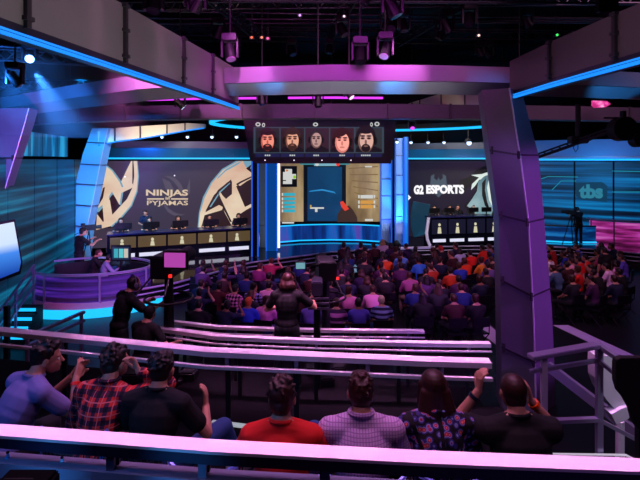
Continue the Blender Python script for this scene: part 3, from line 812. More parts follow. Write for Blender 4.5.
# right shuriken emblem
logo([(ink, [(258, 161), (244, 161), (226, 170), (214, 183), (205, 198), (200, 214), (199, 228), (258, 228)]),
      (halo, [(236, 161), (222, 169), (211, 182), (203, 197), (199, 212), (197.5, 228), (200, 228), (204, 211), (212, 196), (226, 182), (240, 175), (257, 170), (257, 161)]),
      (cream, [(238, 161.5), (223, 170), (212, 183), (204.5, 198), (200, 213), (198.5, 228), (201, 228), (206, 210), (214, 195), (227, 182.5), (240, 176), (250, 171), (245, 166), (240, 171), (239, 161.5)]),
      (cream, [(239, 161), (243, 161), (246, 168), (251, 172), (257, 168), (257, 176), (247, 181), (240, 186), (231, 181), (232, 177)]),
      (cream, [(232, 180), (236, 181), (240, 195), (245, 207), (257, 201), (257, 204), (246, 210), (240, 214), (236, 220), (233, 228), (225, 213), (219, 196), (219, 190), (223, 196), (226, 199), (232, 194)]),
      (cream, [(202, 214), (219, 205), (223, 207), (222, 210), (202, 216)]),
      (halo, [(243, 160.5), (237, 163), (226, 169), (218, 177), (217, 179.5), (226, 171), (238, 164.5)]),
      (ink, [(246, 168.5), (252, 164), (250, 169), (257, 165), (257, 168), (251, 172.5)]),
      (ink, [(208, 206), (218, 190), (231, 179.5), (231.6, 181), (220, 191), (210, 206)]), (halo, [(209.5, 207), (219.5, 191.5), (230, 182.5), (230, 183.5), (220, 193), (211, 207)]),
      (ink, [(236, 184), (240, 181.5), (257, 173.5), (257, 175), (241, 183), (237.5, 185.5)]), (ink, [(218, 191), (221, 199), (232, 222), (230, 222), (219.5, 201)]), (ink, [(236, 186), (238, 186), (246, 205), (244.5, 206)])], 'shuriken_emblem', BW)
# ghosted shuriken behind the words
def ghost_stroke(pts): 
    mb = MB(); BW.shape(mb, pts, .02, .004); return mb.build('faint_emblem', ghost, bn)
ghost_stroke(arcband(167, 195, 17, 19, 13, 14, -100, 30)); ghost_stroke(arcband(178, 200, 15, 16, 12, 12.5, 60, 190))
ghost_stroke([(162, 178), (166, 190), (175, 192), (170, 182)]); ghost_stroke([(186, 192), (190, 178), (190, 193), (182, 200)])
BW.text('NINJAS', 146, 189.5, 188, 197.5, glow('ninja_text', '#dcc4a6', .95), bn, .04, .03)
BW.text('PYJAMAS', 147, 200.6, 188, 206.6, MC['ninja_text'], bn, .04, .012)
BW.text('in', 165.5, 196.8, 169.5, 199.6, MC['ninja_text'], bn, .045, .03)
for x0, x1 in ((147, 164), (171, 188)):
    mb = MB(); BW.rect(mb, x0, 198.3, x1, 199.6, .04, .01); mb.build('underline', MC['ninja_text'], bn)
for x, y in ((125, 176.8), (174.5, 175.6)):
    mb = MB(); BW.oval(mb, x, y, .7, .7, .04, .01, 8); mb.build('light_dot', WHITEG, bn)

GW = Wall(XY(404, 24.6), XY(520, 22.6))
bg = bn_cur = empty('team_banner', GW.at(450, 235), 0, 'dark right team screen with white lettering and a grey mask emblem', 'banner')
pane(GW, 406, 520, .6, 4.46, mat('banner_screen_dark', '#08080c', .35, emit='#1f1b2b', es=.9), 'display', bg)
logo([(glow('g2_ghost', '#46586a', .8), [(430, 186), (431, 176), (434.5, 174), (434, 178), (437, 180.5), (438.5, 177), (440, 180.5), (443, 178), (442.5, 174), (446, 176), (447, 186), (451, 187), (444, 190), (442, 194), (438.5, 197.5), (435, 194), (433, 190), (426, 187)])], 'samurai_crest', GW)
GW.text('G2', 413.8, 185.2, 423.6, 194.4, glow('g2_text', '#f2f0f4', 1.1), bg, .04, .06)
GW.text('ESPORTS', 426.2, 185.0, 464, 193.8, MC['g2_text'], bg, .04, .06)
mb = MB(); GW.shape(mb, [(407, 193.5), (411, 197.5), (407, 201.5), (408.5, 197.5)], .03, .01); mb.build('chevron_mark', MC['g2_text'], bg)
teal = streak('mask_teal', '#101418', ['#2f5360', '#6f98a4', '#a8c8cc'], scale=(.4, .4, .5), es=.8, thr=(.3, .7)); mk = glow('mask_ink', '#05060a', .5); mw = glow('mask_white', '#dcebe4', .95)
logo([(mk, [(497, 163), (484, 169), (475, 177), (466, 180), (464, 188), (468, 193), (473, 188), (480, 184), (482, 190), (476, 200), (470, 206), (475, 212), (482, 222), (510, 228), (520, 228), (520, 163)]),
      (mw, [(497, 171), (488, 174), (477, 175), (485, 177.5), (478, 184), (477, 190), (481, 186), (485, 180), (497, 176)]),
      (teal, [(498, 173), (490, 176.5), (484, 182), (483, 191), (478, 199), (473, 206), (479, 210), (485, 220), (494, 224), (499, 210)]),
      (mk, [(488, 183), (492, 178), (491, 190), (493, 201), (496, 210), (491, 206), (488, 195)]),
      (mw, [(499, 172), (495, 178), (493, 188), (495, 200), (499, 208)])], 'samurai_mask', GW, .02, -6)

# soffit glass band over the banners
def soffit(w, x0, x1, label):
    s = empty('stage_soffit', w.at(x0, 150, 1.0), 0, label, 'soffit')
    pane(w, x0, x1, 4.62, 5.02, mat('soffit_glass', '#1c5a80', .15, metal=.4, emit='#06344e', es=.5), 'glass_band', s, 1.0, .08)
    pane(w, x0, x1, 5.02, 5.32, mat('soffit_top', '#3a4656', .4, metal=.4), 'upper_band', s, .9, .08)
    a, b = w.at(x0, 160, 1.05), w.at(x1, 160, 1.05)
    MB().bar(V((a.x, a.y, 4.57)), V((b.x, b.y, 4.57)), .12, .07).build('light_strip', CYANG, s)
    return s
soffit(BW, 106, 263, 'blue glass soffit with a bright lower light line over the left team banner')
soffit(GW, 407, 496, 'blue glass soffit with a bright lower light line over the right team banner')
# small spot lamps in a row above the soffits
lamp_m = glow('lamp_face', '#bcd8ff', 2.2)
def small_lamp(p, label, group):
    r = empty('spot_lamp', p, 0, label, 'lamp', group)
    MB().cyl((0, .12, .05), (0, 0, 0), .09, 10).build('lamp_body', BLACK, r, world=False)
    MB().cyl((0, 0, 0), (0, -.015, 0), .07, 10).build('lens', lamp_m, r, world=False)
    MB().cyl((0, .08, .1), (0, .08, .4), .012, 6).build('hanger', BLACK, r, world=False)
    return r
l0 = small_lamp(P(162, 137, 21), 'small blue white spot lamp in the row above the left team banner', 'spot lamps above the left soffit')
for px in (187.5, 212, 236.5):
    c = copy_tree(l0); c.location = P(px, 137, 21)
for i, px in enumerate((411, 428, 444)):
    c = copy_tree(l0); c.location = P(px, 142.5, 22); c['label'] = 'small blue spot lamp in the row above the right team banner'; c['group'] = 'spot lamps above the right soffit'
c = copy_tree(l0); c.location = P(469, 143, 20); c.scale = (1.5,)*3; c['label'] = 'brighter spot lamp nearest the purple pillar above the right team banner'; del c['group']
c = copy_tree(l0); c.location = P(397, 142, 20); c['label'] = 'single spot lamp just above the right screen column'; del c['group']

# ---------------------------------------------------------------- centre portal, main screen
MW = Wall(XY(262, 24), XY(400, 24))
ms = empty('main_screen', MW.at(325, 240), 0, 'big centre stage screen showing a shooter game with tan walls', 'screen')
tan = streak('game_tan', '#141008', ['#6b5436', '#9d8460', '#c2aa80'], scale=(1.2, 1.2, .35), es=.85, thr=(.3, .7))
pane(MW, 279, 380, 1.42, 4.40, tan, 'display', ms, 0, .1)
D_ = lambda mb, m, n: mb.build(n, m, ms)
q = MW
D_(q.rect(MB(), 303.5, 163, 346, 222, .02), glow('g_dark', '#06101c', .8), 'doorway_picture')
D_(q.rect(MB(), 307.5, 167, 342, 221, .03), streak('g_blue', '#020810', ['#0a3c66', '#0f5585'], scale=(.3, .3, .3), es=.9), 'sky_picture')
D_(q.rect(MB(), 281, 166, 297, 187, .03), glow('g_black', '#05060a', .8), 'map_picture')
gw = glow('g_white', '#d6d8d4', .9)
for x0, y0, x1, y1 in ((283, 172, 288, 180), (285, 169, 292, 175), (288, 174, 296, 179), (286, 178, 292, 184), (283, 181, 287, 184)):
    D_(q.rect(MB(), x0, y0, x1, y1, .045), gw, 'map_block')
D_(q.oval(MB(), 294.5, 177, 1.4, 1.6, .05), glow('g_green', '#8fd02a', .9), 'map_mark'); D_(q.oval(MB(), 287, 170.5, 1.2, 1.0, .05), glow('g_or', '#e07a3a', .9), 'map_mark')
for k, y in enumerate((193, 197.5, 201.5, 205.5, 209.5)):
    D_(q.rect(MB(), 284, y, 295, y+2.8, .035), glow('g_cy', '#2cb4cc', .9), 'score_bar'); D_(q.rect(MB(), 281.8, y, 283.2, y+2.8, .035), gw, 'score_box')
for k, (y, m) in enumerate(((195, gw), (200.5, glow('g_tan', '#d69a4a', .95)), (205, MC['g_tan']))):
    D_(q.rect(MB(), 360.5, y, 373, y+3.4, .035), m, 'score_bar'); D_(q.rect(MB(), 358.2, y, 359.7, y+3.2, .035), gw, 'score_box'); D_(q.rect(MB(), 373.6, y, 375.2, y+3, .035), gw, 'score_box')
D_(q.rect(MB(), 300, 163.2, 349, 164.8, .04), glow('g_teal', '#3f8f98', .9), 'health_bar')
D_(q.rect(MB(), 314, 162.5, 338, 166, .045), glow('g_tl', '#7fb8c8', .9), 'round_clock'); D_(q.oval(MB(), 317, 164.3, 1.8, 1.8, .055), gw, 'team_badge'); D_(q.oval(MB(), 338, 164.3, 1.9, 1.9, .055), glow('g_red', '#e8352a', 1), 'team_badge')
D_(q.shape(MB(), [(309, 192), (310, 190.8), (322, 189), (334, 191.5), (336, 194), (334, 193), (322, 190.6), (312, 191.6)], .04), glow('g_lb', '#2f8fd0', .9), 'wire_picture')
D_(q.rect(MB(), 310, 207.3, 324, 208.8, .045), gw, 'rifle_picture'); D_(q.rect(MB(), 315, 208.5, 317.5, 212, .045), gw, 'rifle_picture'); D_(q.rect(MB(), 310, 205, 311.5, 208, .045), glow('g_yel', '#cfa94a', .9), 'rifle_picture')
hm = glow('g_glove', '#3c2a22', .9); D_(q.shape(MB(), [(337, 222), (337.5, 214), (342, 208), (349, 205.5), (353, 210), (357, 217), (357.5, 222)], .05), hm, 'glove_picture')
D_(q.shape(MB(), [(340, 202), (343, 201), (347, 206), (349, 209), (345, 211), (341.5, 207)], .06), glow('g_gun', '#e0402c', 1), 'knife_picture')
for k in range(6): D_(q.shape(MB(), [(348+k*1.5, 168+k*6), (378, 166+k*8), (378, 167+k*8), (349+k*1.5, 169.2+k*6)], .025), glow('g_fold', '#8a7048', .8), 'wall_crease')
D_(q.rect(MB(), 365, 166, 372, 167.3, .04), gw, 'caption_mark'); D_(q.rect(MB(), 365, 219, 373, 221, .04), gw, 'caption_mark'); D_(q.rect(MB(), 282, 222, 294, 223.5, .04), gw, 'caption_mark')
D_(q.rect(MB(), 283, 199, 302, 225, .022), glow('g_crate', '#7c5a34', .8), 'crate_picture') if False else None
# band under the screen
band = streak('stage_band', '#050a18', ['#06205c', '#0b3c92', '#0a66c8', '#5a4ab8'], scale=(2.2, 2.2, .2), es=.8, thr=(.35, .68))
bp = [V(((x-320)*D/F, D, 0)) for x, D in ((274, 22.3), (300, 22.9), (330, 23.1), (358, 23.0), (379.5, 22.6))]
ap = empty('stage_apron', bp[2], 0, 'curved blue glowing apron below the big centre screen', 'apron')
MB().sweep(bp, [(0, .62), (0, 1.38), (-.1, 1.38), (-.1, .62)]).build('panelling', band, ap)
for z in (.64, 1.38): MB().sweep(bp, [(.04, z), (.04, z+.05), (-.02, z+.05), (-.02, z)]).build('light_strip', CYANG, ap)
# framing columns (left deep blue glass frame, right two uplit columns)
def column(x0, x1, D, ztop, m, label, joints=(), zb=.6, side=None):
    a = (x0-320)*D/F; b = (x1-320)*D/F
    r = empty('screen_column', ((a+b)/2, D, zb), 0, label, 'column')
    MB().box(((a+b)/2, D+.15, (zb+ztop)/2), (b-a, .3, ztop-zb)).build('casing', m, r)
    for z in joints: MB().box(((a+b)/2, D-.01, z), (b-a+.01, .03, .02)).build('joint', GREYD, r)
    for x in (a, b): MB().box((x, D-.02, (zb+ztop)/2), (.05, .05, ztop-zb)).build('edge_light', glow('edge_blue', '#1256d8', 1.1), r)
    return r
PALE = mat('column_pale', '#7fa4d8', .35, metal=.2)
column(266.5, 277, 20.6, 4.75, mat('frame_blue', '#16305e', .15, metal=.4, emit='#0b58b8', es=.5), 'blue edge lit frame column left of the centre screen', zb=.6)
column(252, 258, 19.4, 4.55, mat('frame_dark', '#0a1024', .2, metal=.4), 'narrow dark blue column at the right end of the left team banner', zb=.6)
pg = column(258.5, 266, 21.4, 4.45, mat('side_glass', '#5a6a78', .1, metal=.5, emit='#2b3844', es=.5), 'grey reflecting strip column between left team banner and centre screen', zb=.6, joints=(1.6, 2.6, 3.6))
for o_ in pg.children:
    pass
MB().box(((278.3-320)*20.6/F, 20.8, 2.65), (.10, .1, 3.9)).build('white_edge', WHITEG, MC and [o for o in COL.objects if o.name.startswith('screen_column')][0])
column(381, 391.5, 22.6, 4.5, PALE, 'deep blue uplit column right beside the centre screen', joints=(1.7, 2.8, 3.6))
column(395.5, 403.5, 22.0, 5.5, PALE, 'taller cyan uplit column left of the right team banner', joints=(1.9, 2.9, 3.8, 4.7))
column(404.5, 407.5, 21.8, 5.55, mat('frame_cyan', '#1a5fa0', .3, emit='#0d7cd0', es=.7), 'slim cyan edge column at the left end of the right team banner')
# small round uplights at the foot of the columns
for i, (px, lab) in enumerate(((384, 'black floor uplight at the foot of the deep blue column'), (396.5, 'black floor uplight at the foot of the taller cyan column'), (273, 'black floor uplight at the foot of the left frame column'))):
    D = (CAMZ-.6)*F/(244 -HZ)-1.2; x = (px-320)*D/F
    r = empty('uplight', (x, D, .58), 0, lab, 'lamp')
    MB().box((x, D, .61), (.3, .3, .06)).build('base', BLACK, r); MB().ell((x, D, .80), (.16, .14, .18)).build('lamp_head', BLACK, r, smooth=True)
    MB().box((x-.17, D, .72), (.02, .06, .2)).box((x+.17, D, .72), (.02, .06, .2)).build('yoke', BLACK, r)

# ---------------------------------------------------------------- hanging screen with five portraits
HD = 17.0; HWL = Wall(XY(240, HD), XY(400, HD))
hs = empty('hanging_screen', HWL.at(320, 163), 0, 'hanging black scoreboard screen showing five player portraits', 'screen')
mb = MB(); HWL.shape(mb, [(243, 118.5), (397, 119.5), (391, 163.5), (256, 163.5), (250, 160)], 0, .35); mb.build('housing', BLACK, hs)
hd = HWL.rect(MB(), 253, 122, 384, 158.5, .02, .015).build('display', glow('sc_bg', '#07080e', .8), hs)
fr = HWL.rect(MB(), 253.5, 127, 384, 153.2, .03, .015).build('portrait_row', glow('sc_row', '#3f5664', .6), hs)
for a, b in ((P(262, 118, HD+.2), 0), (P(378, 118, HD+.2), 0)): MB().cyl(a, (a.x, a.y, ZC), .02, 6).build('hanger', BLACK, hs)
skn = [('#e88a76', '#c05a4c'), ('#d89c80', '#8a5644'), ('#b08a84', '#70504c'), ('#f0a090', '#d87a70'), ('#cfa294', '#7a5a50')]
hr = ['#2a1210', '#3a2418', '#30242a', '#3a1410', '#17100e']
px_ = [(255.5, 279.5), (280.6, 304), (305.3, 329), (330.3, 354), (355.6, 382)]
bgc = ['#1a2420', '#2a1c1a', '#38202c', '#3a1c24', '#2c3436']
for i, (x0, x1) in enumerate(px_):
    pr_ = HWL.rect(MB(), x0, 128, x1, 152.2, .04, .008).build('portrait', glow('pbg%d' % i, bgc[i], .8), hs)
    cxx = (x0+x1)/2; s = 1.42 if i == 4 else (1.2 if i != 2 else 1.0); cxx += [0, 0, -1, 0, -3][i]; cyy = [140, 139.5, 139, 141, 139.5][i]
    if i == 3: s = 1.3
    def f(m, nm, *ov, k=0, rot=0): HWL.oval(MB(), cxx+ov[0]*s, cyy+ov[1]*s, ov[2]*s, ov[3]*s, .05+.006*k, .004, 18, rot).build(nm, m, pr_)
    skm = glow('psk%d' % i, skn[i][0], 1.15); shd = glow('psh%d' % i, skn[i][1], 1.0); hrm = glow('phr%d' % i, hr[i], .8); jer = glow('pjer', '#0c0d12', .8); wh = glow('pwh', '#cfd4d0', .8)
    cyy += .6; HWL.shape(MB(), [(x0, 152), (x0, 149.5), (cxx-5*s, 145.5), (cxx+5*s, 145.5), (x1, 149.5), (x1, 152)], .048, .004).build('jersey', jer, pr_)
    f(hrm, 'hair', 0, -2.2, 7.0, 8.8, k=1)
    f(jer, 'headset', -6.6, .5, 1.5, 3.0, k=1); f(jer, 'headset', 6.6, .5, 1.5, 3.0, k=1)
    f(shd, 'face', 0, .8, 5.5, 8.0, k=2); f(skm, 'face', .5, .2, 4.8, 7.0, k=3)
    if i in (0, 1, 4): f(glow('pbd%d' % i, hr[i], 1.0), 'beard', 0, 5.6, 3.9 if i != 4 else 3.2, 3.0, k=4); f(shd, 'mouth', 0, 4.2, 1.6, .6, k=6); 
    else: f(shd, 'mouth', 0, 4.4, 2.0, .7, k=5)
    for e_ in (-2.2, 2.2):
        f(shd, 'eye_socket', e_, -1.3, 1.6, .9, k=4); f(glow('pey', '#1a0f0e', .8), 'eye', e_, -1.1, 1.0, .5, k=5); f(hrm, 'eyebrow', e_, -2.9, 1.9, .6, k=5)
    f(shd, 'nose', 0, 1.4, .8, 1.8, k=4)
    if i == 3: f(hrm, 'fringe', -1.5, -6.0, 5.5, 2.4, k=6, rot=-.3)
    elif i != 2: f(hrm, 'fringe', 0, -6.4, 5.0, 2.0, k=6)
    HWL.rect(MB(), x0, 153.6, x1, 157, .03, .01).build('name_strip', glow('nstrip', '#141d48', .9), hs)
    n = 8 if i == 4 else 6
    for k in range(3 if i != 4 else 5):
        w_ = 1.5; xx = cxx+(k-(1 if i != 4 else 2))*2.0
        HWL.rect(MB(), xx-.7, 154.6, xx+.7, 156.1, .045, .004).build('name_mark', wh, hs) 
for x, y, rx, ry in ((258, 124.3, 2.6, 2.2), (263.5, 125, 1.6, 2.2), (315.5, 124.4, 2.6, 2.0), (371.5, 124.5, 1.4, 2.2), (377, 124, 2.6, 2.3)):
    HWL.oval(MB(), x, y, rx, ry, .03, .01, 12).build('team_mark', MC['pwh'], hs); HWL.oval(MB(), x, y, rx*.5, ry*.45, .045, .01, 8).build('team_mark_core', MC['pjer'], hs)
for px in (265, 294, 322, 351): HWL.oval(MB(), px, 160.2, .6, .6, .02, .01, 8).build('status_light', WHITEG, hs)
# ---------------------------------------------------------------- people on the upper tier
TEE = cloth('tee_violet_grey', '#7d78b8'); PLAID = cloth('plaid_red', '#c02020', .85, 'plaid', ['#e02c22', '#4a1638', '#0c0814', '#e07070'], 13)
BLK = cloth('tee_black', '#08080c'); RED = cloth('tee_red', '#d81810'); LAV = cloth('check_lavender', '#c8a0d0', .85, 'check', ['#d9b4e2', '#a67cb8'], 55)
FLO = cloth('floral', '#301830', .85, 'floral', ['#f0806a', '#c02a58', '#8a98d8', '#3a3080', '#0a0810'], 24)
NEARK = 0
def seat_at(px, pytop, D, htop=1.30): return ((px-320)*D/F, D, TA)
row = []
def near(px, D, rz, pose, shirt, hair, style, label, **k):
    loc = ((px-320)*D/F, D, TA)
    r, J = person(loc, rz, pose, shirt, hair, style, label=label, voxel=.0062, **k)
    row.append((r, J)); return r, J
m1, J1 = near(7, 3.50, -.55, dict(lean=.30, hunch=.28, headfwd=.45, pitch=.05, yaw=.55, handR=(.17, .42, .96), handL=(.08, .44, .95), hintR=(.5, .1, -1), hintL=(-.6, 0, -1),
     dirR=(-.3, .6, .8), palmR=(-1, 0, -.1), dirL=(.3, .6, .8), palmL=(1, 0, -.1), curl=.35), TEE, HAIR, 'quiff',
     'man in violet grey T-shirt at the left end of the near row, clapping, red wristband')
m2, J2 = near(95, 3.38, -.15, dict(lean=.22, hunch=.22, headfwd=.30, yaw=.35, side=.03, handR=(.22, .20, 1.12), hintR=(.7, .4, -.8), dirR=(-.5, .1, .8), palmR=(-.6, -.5, .2), curl=.9), PLAID, HAIR, 'messy',
     'man in red and black plaid shirt with one hand raised to his jaw', sleeve='long')
m3, J3 = near(151, 3.28, -.12, dict(lean=.16, hunch=.15, headfwd=.25, yaw=.1, handR=(.25, .38, .82), dirR=(-.1, .2, .9), palmR=(-1, 0, 0), kneeR=(.38, .40, .66), ankleR=(.5, .55, .12), curl=.5, hintR=(.7, -.2, -.9)), BLK, HAIR, 'short',
     'man in black T-shirt and blue jeans beside the plaid shirt man', trousers=JEAN)
m4, J4 = near(283, 2.92, -.06, dict(lean=.02, hunch=.08, headfwd=.05, yaw=.05, side=-.03, build=1.02, handR=(.22, .34, .66), kneeR=(.16, .42, .80), ankleR=(.26, .62, .42), handL=(-.25, .3, .64)), RED, HAIRR, 'messy',
     'man in plain red T-shirt sitting in the near row', trousers=JEAN)
m5, J5 = near(362, 2.95, -.02, dict(lean=.10, hunch=.15, headfwd=.22, build=1.1, handR=(.16, .32, .66), handL=(-.16, .32, .66)), LAV, HAIRR, 'short',
     'man in pale lavender checked shirt in the near row', sleeve='long')
m5b = J5
m6, J6 = near(438, 3.0, .05, dict(lean=.12, hunch=.18, headfwd=.25, build=1.02, side=.03, handR=(.14, .32, .66), handL=(-.14, .32, .66)), FLO, HAIRR, 'long',
     'woman with long auburn hair and a dark floral patterned top', sleeve='long')
m7, J7 = near(523, 2.95, .02, dict(lean=.10, hunch=.15, headfwd=.2, build=1.08, handL=(-.17, .30, 1.12), handR=(.17, .26, 1.07), hintL=(-.7, 0, -1), hintR=(.8, 0, -1), dirL=(.1, 0, 1), palmL=(.9, .3, 0), dirR=(-.2, 0, 1), palmR=(-1, .2, 0), curl=.7), BLK, HAIRR, 'buzz',
     'man in black T-shirt with close cropped hair holding both hands up')
def band(J, n, m, parent, name, t=.86, r=.036):
    a, b = J['el'+n], J['ha'+n]; p = lerp(a, b, t); d = (b-a).normalized()
    MB().cyl(p-d*.012, p+d*.012, r, 14).build(name, m, parent, smooth=True, world=False)
band(J1, 'R', glow('wrist_red', '#b01818', .0) if False else mat('wrist_red', '#ff2a1a', .5), m1, 'wristband')
band(J7, 'R', mat('wrist_orange', '#ff5a14', .5), m7, 'wristband'); band(J7, 'L', mat('watch_blue', '#20263c', .4), m7, 'wristwatch', .8)
# pale shirt collar of the lavender man and neckline trims
for (r, J, m) in ((m5, J5, LAV), (m2, J2, PLAID)):
    c = J['neck0']+V((0, .005, .055))
    pts = [c+V((.074*math.cos(a), .07*math.sin(a), .010*math.sin(a+PI))) for a in [2*PI*k/20 for k in range(20)]]
    MB().tube(pts, .014, 6, True).build('collar', m, r, smooth=True, world=False)

# chairs of the near row
CH = mat('chair_frame', '#6a80d0', .3, metal=.5); CM = bpy.data.materials.new('chair_mesh'); CM.use_nodes = True
_nt = CM.node_tree; _b = _nt.nodes['Principled BSDF']; _b.inputs['Base Color'].default_value = (.02, .02, .03, 1); _b.inputs['Roughness'].default_value = .5
def make_chair(loc, rz, label, group=None):
    r = empty('mesh_back_chair', loc, rz, label, 'chair', group)
    MB().box((0, .02, .43), (.44, .44, .04)).build('seat', BLK, r, bevel=.012, world=False)
    def arc(z, rr=.235, y0=-.10): return [V((rr*math.sin(a), y0-.13*math.cos(a)+.0, z+.05*(abs(math.sin(a))**3))) for a in [(-75+150*k/16)*PI/180 for k in range(17)]]
    MB().tube(arc(.89), .014, 6).build('back_rim', CH, r, smooth=True, world=False)
    mb = MB(); lo = arc(.50); hi = arc(.88)
    for k in range(0, 17):
        if k % 1 == 0: mb.bar(lo[k], hi[k], .006, .006)
    for j in range(8):
        z = .5+.38*j/7; mb.tube(arc(z), .004, 4)
    mb.build('back_mesh', CM, r, world=False)
    for sx in (-1, 1):
        MB().tube([V((sx*.20, -.16, .90)), V((sx*.20, -.19, .42)), V((sx*.22, -.24, .0))], .012, 6).build('leg', CH, r, world=False)
        MB().tube([V((sx*.20, .22, .42)), V((sx*.21, .26, .0))], .012, 6).build('leg', CH, r, world=False)
    return r
ch0 = make_chair((m1.location.x-.05, m1.location.y-.13, TA), -.3, 'mesh backed chair under the violet grey T-shirt man')
for p, nm in ((m2, 'mesh backed chair under the red plaid shirt man'), (m3, 'mesh backed chair under the man in black T-shirt and jeans'), (m4, 'mesh backed chair under the red T-shirt man'),
              (m5, 'mesh backed chair under the lavender shirt man'), (m6, 'mesh backed chair under the floral top woman'), (m7, 'mesh backed chair under the cropped hair man with raised hands')):
    c = copy_tree(ch0); c.location = (p.location.x, p.location.y-.13, TA); c.rotation_euler.z = p.rotation_euler.z*.5; c['label'] = nm
c = copy_tree(ch0); c.location = ((212-320)*2.95/F, 2.95, TA); c.rotation_euler.z = -.1; c['label'] = 'empty mesh backed chair between the jeans man and red T-shirt man'

# bits on and under the nearest rail
def rail_y(x, q=0): return ra.y+(rb.y-ra.y)*(x-ra.x)/(rb.x-ra.x)+q
for px, cc, lab, h in ((61, '#9fe8ff', 'tiny cyan bottle standing on the lower bar of the nearest rail', .045), (3, '#60b8ff', 'tiny blue bottle at the left edge under the nearest rail', .055)):
    x = (px-320)*2.5/F; y = rail_y(x); z = 3.05-.19+.036
    r = empty('small_bottle', (x, y, z), 0, lab, 'bottle')
    MB().loft([[V((x+rr*math.cos(a), y+rr*math.sin(a), z+zz)) for a in [2*PI*k/10 for k in range(10)]] for rr, zz in ((.012, 0), (.013, h*.6), (.006, h*.8), (.006, h))]).build('bottle_body', mat('bottle_'+cc[1:], cc, .2), r, smooth=True)
    MB().cyl((x, y, z+h), (x, y, z+h+.008), .008, 8).build('cap', BLACK, r)
x = (172-320)*2.5/F; y = rail_y(x)
tag(MB().tube([V((x-.06, y-.045, 2.862-.02)), V((x-.045, y-.06, 2.905)), V((x, y-.065, 2.915)), V((x+.03, y-.06, 2.90)), V((x+.04, y-.05, 2.86))], .006, 6).build('red_cable', mat('cable_red', '#e02018', .5)), 'short loop of red cable tied under the nearest rail', 'cable')
def case(px0, px1, py0, D, lab):
    x0 = (px0-320)*D/F; x1 = (px1-320)*D/F; z1 = CAMZ-(py0-HZ)*D/F
    r = empty('equipment_case', ((x0+x1)/2, D+.2, 2.25 if D < 2.3 else TA), 0, lab, 'case')
    zb = 2.25; MB().box(((x0+x1)/2, D+.1, (z1+zb)/2), (x1-x0, .2, z1-zb)).build('case_body', mat('case_black', '#020203', .8, spec=.1), r, bevel=.012)
    MB().tube([V(((x0+x1)/2-.06, D+.1, z1)), V(((x0+x1)/2-.05, D+.1, z1+.02)), V(((x0+x1)/2+.05, D+.1, z1+.02)), V(((x0+x1)/2+.06, D+.1, z1))], .006, 6).build('handle', BLACK, r)
case(-30, 29, 506, 1.6, 'black equipment case in the bottom left corner under the nearest rail')

# ---------------------------------------------------------------- right hand stair railing
rr_ = empty('stair_railing', (2.0, 3.95, TA), 0, 'violet lit stair railing with posts at the bottom right', 'railing')
A = onz(530, 357, 2.88); B = onz(598, 345, 2.93); 
RV = mat('railing_violet', '#a498c0', .3, metal=.5)
MB().bar(A, B, .09, .035).build('top_rail', RV, rr_, bevel=.005)
MB().bar(B, onz(641, 374, 2.82), .05, .035).build('top_rail', RV, rr_)
MB().bar(A-V((0, 0, .12)), B-V((0, 0, .13)), .03, .03).build('middle_rail', RV, rr_); MB().bar(B-V((0, 0, .13)), onz(622, 367, 2.8)-V((0, 0, .1)), .03, .03).build('middle_rail', RV, rr_)
lo1 = V((A.x+.09, A.y, 2.35)); lo2 = V((B.x, B.y, 2.30))
MB().bar(lo1, lo2, .05, .03).build('lower_rail', RV, rr_); MB().bar(lo2, onz(660, 452, 1.95), .05, .03).build('lower_rail', RV, rr_)
pa = lerp(A, B, .20); MB().box((pa.x, pa.y, (pa.z+TA)/2), (.045, .04, pa.z-TA)).build('post', mat('post_light', '#d0c8e0', .35, metal=.2), rr_)
MB().box((B.x+.01, B.y, (B.z+TA)/2), (.05, .04, B.z-TA)).build('post', RV, rr_)
# descending hand rail / stringer behind
sr = empty('stair_stringer', P(600, 400, 5.2), 0, 'long violet sloping stair side running down to the right edge', 'stair')
MB().bar(P(548, 366, 6.0), P(664, 455, 4.9), .05, .12).build('stringer', RV, sr)
MB().box(P(650, 470, 5.0)-V((0, 0, .3)), (.1, .1, 1.2)).build('post', RV, sr)
for i, (q, lab) in enumerate((([(466, 322), (484, 320), (512, 345), (498, 346)], 'pale patch painted as violet light on the floor left of the purple pillar base'), ([(553, 325), (568, 325), (640, 358), (612, 353)], 'pale patch painted as violet light on the floor right of the purple pillar'))):
    mb = MB(); mb.poly([onz(x, y, .012) for x, y in q], (0, 0, -.01)); tag(mb.build('floor_light_patch', mat('painted_floor_light', '#b8a8c8', .5)), lab, 'painted light patch')  # pale colour stands in for the violet light lying on the floor
tb = empty('low_platform', onz(580, 460, 1.95), 0, 'dark low platform with a pale lit rim in the bottom right corner', 'platform')
pp = [onz(548, 454, 2.03), onz(626, 455, 2.03), onz(660, 474, 2.03), onz(660, 500, 2.03), onz(548, 500, 2.03)]
MB().poly([p-V((0, 0, .02)) for p in pp], (0, 0, -.18)).build('platform_body', BLACK, tb)
MB().tube(pp[:3], .009, 6).build('lit_rim', glow('rim_pale', '#c9bcd4', .8), tb)

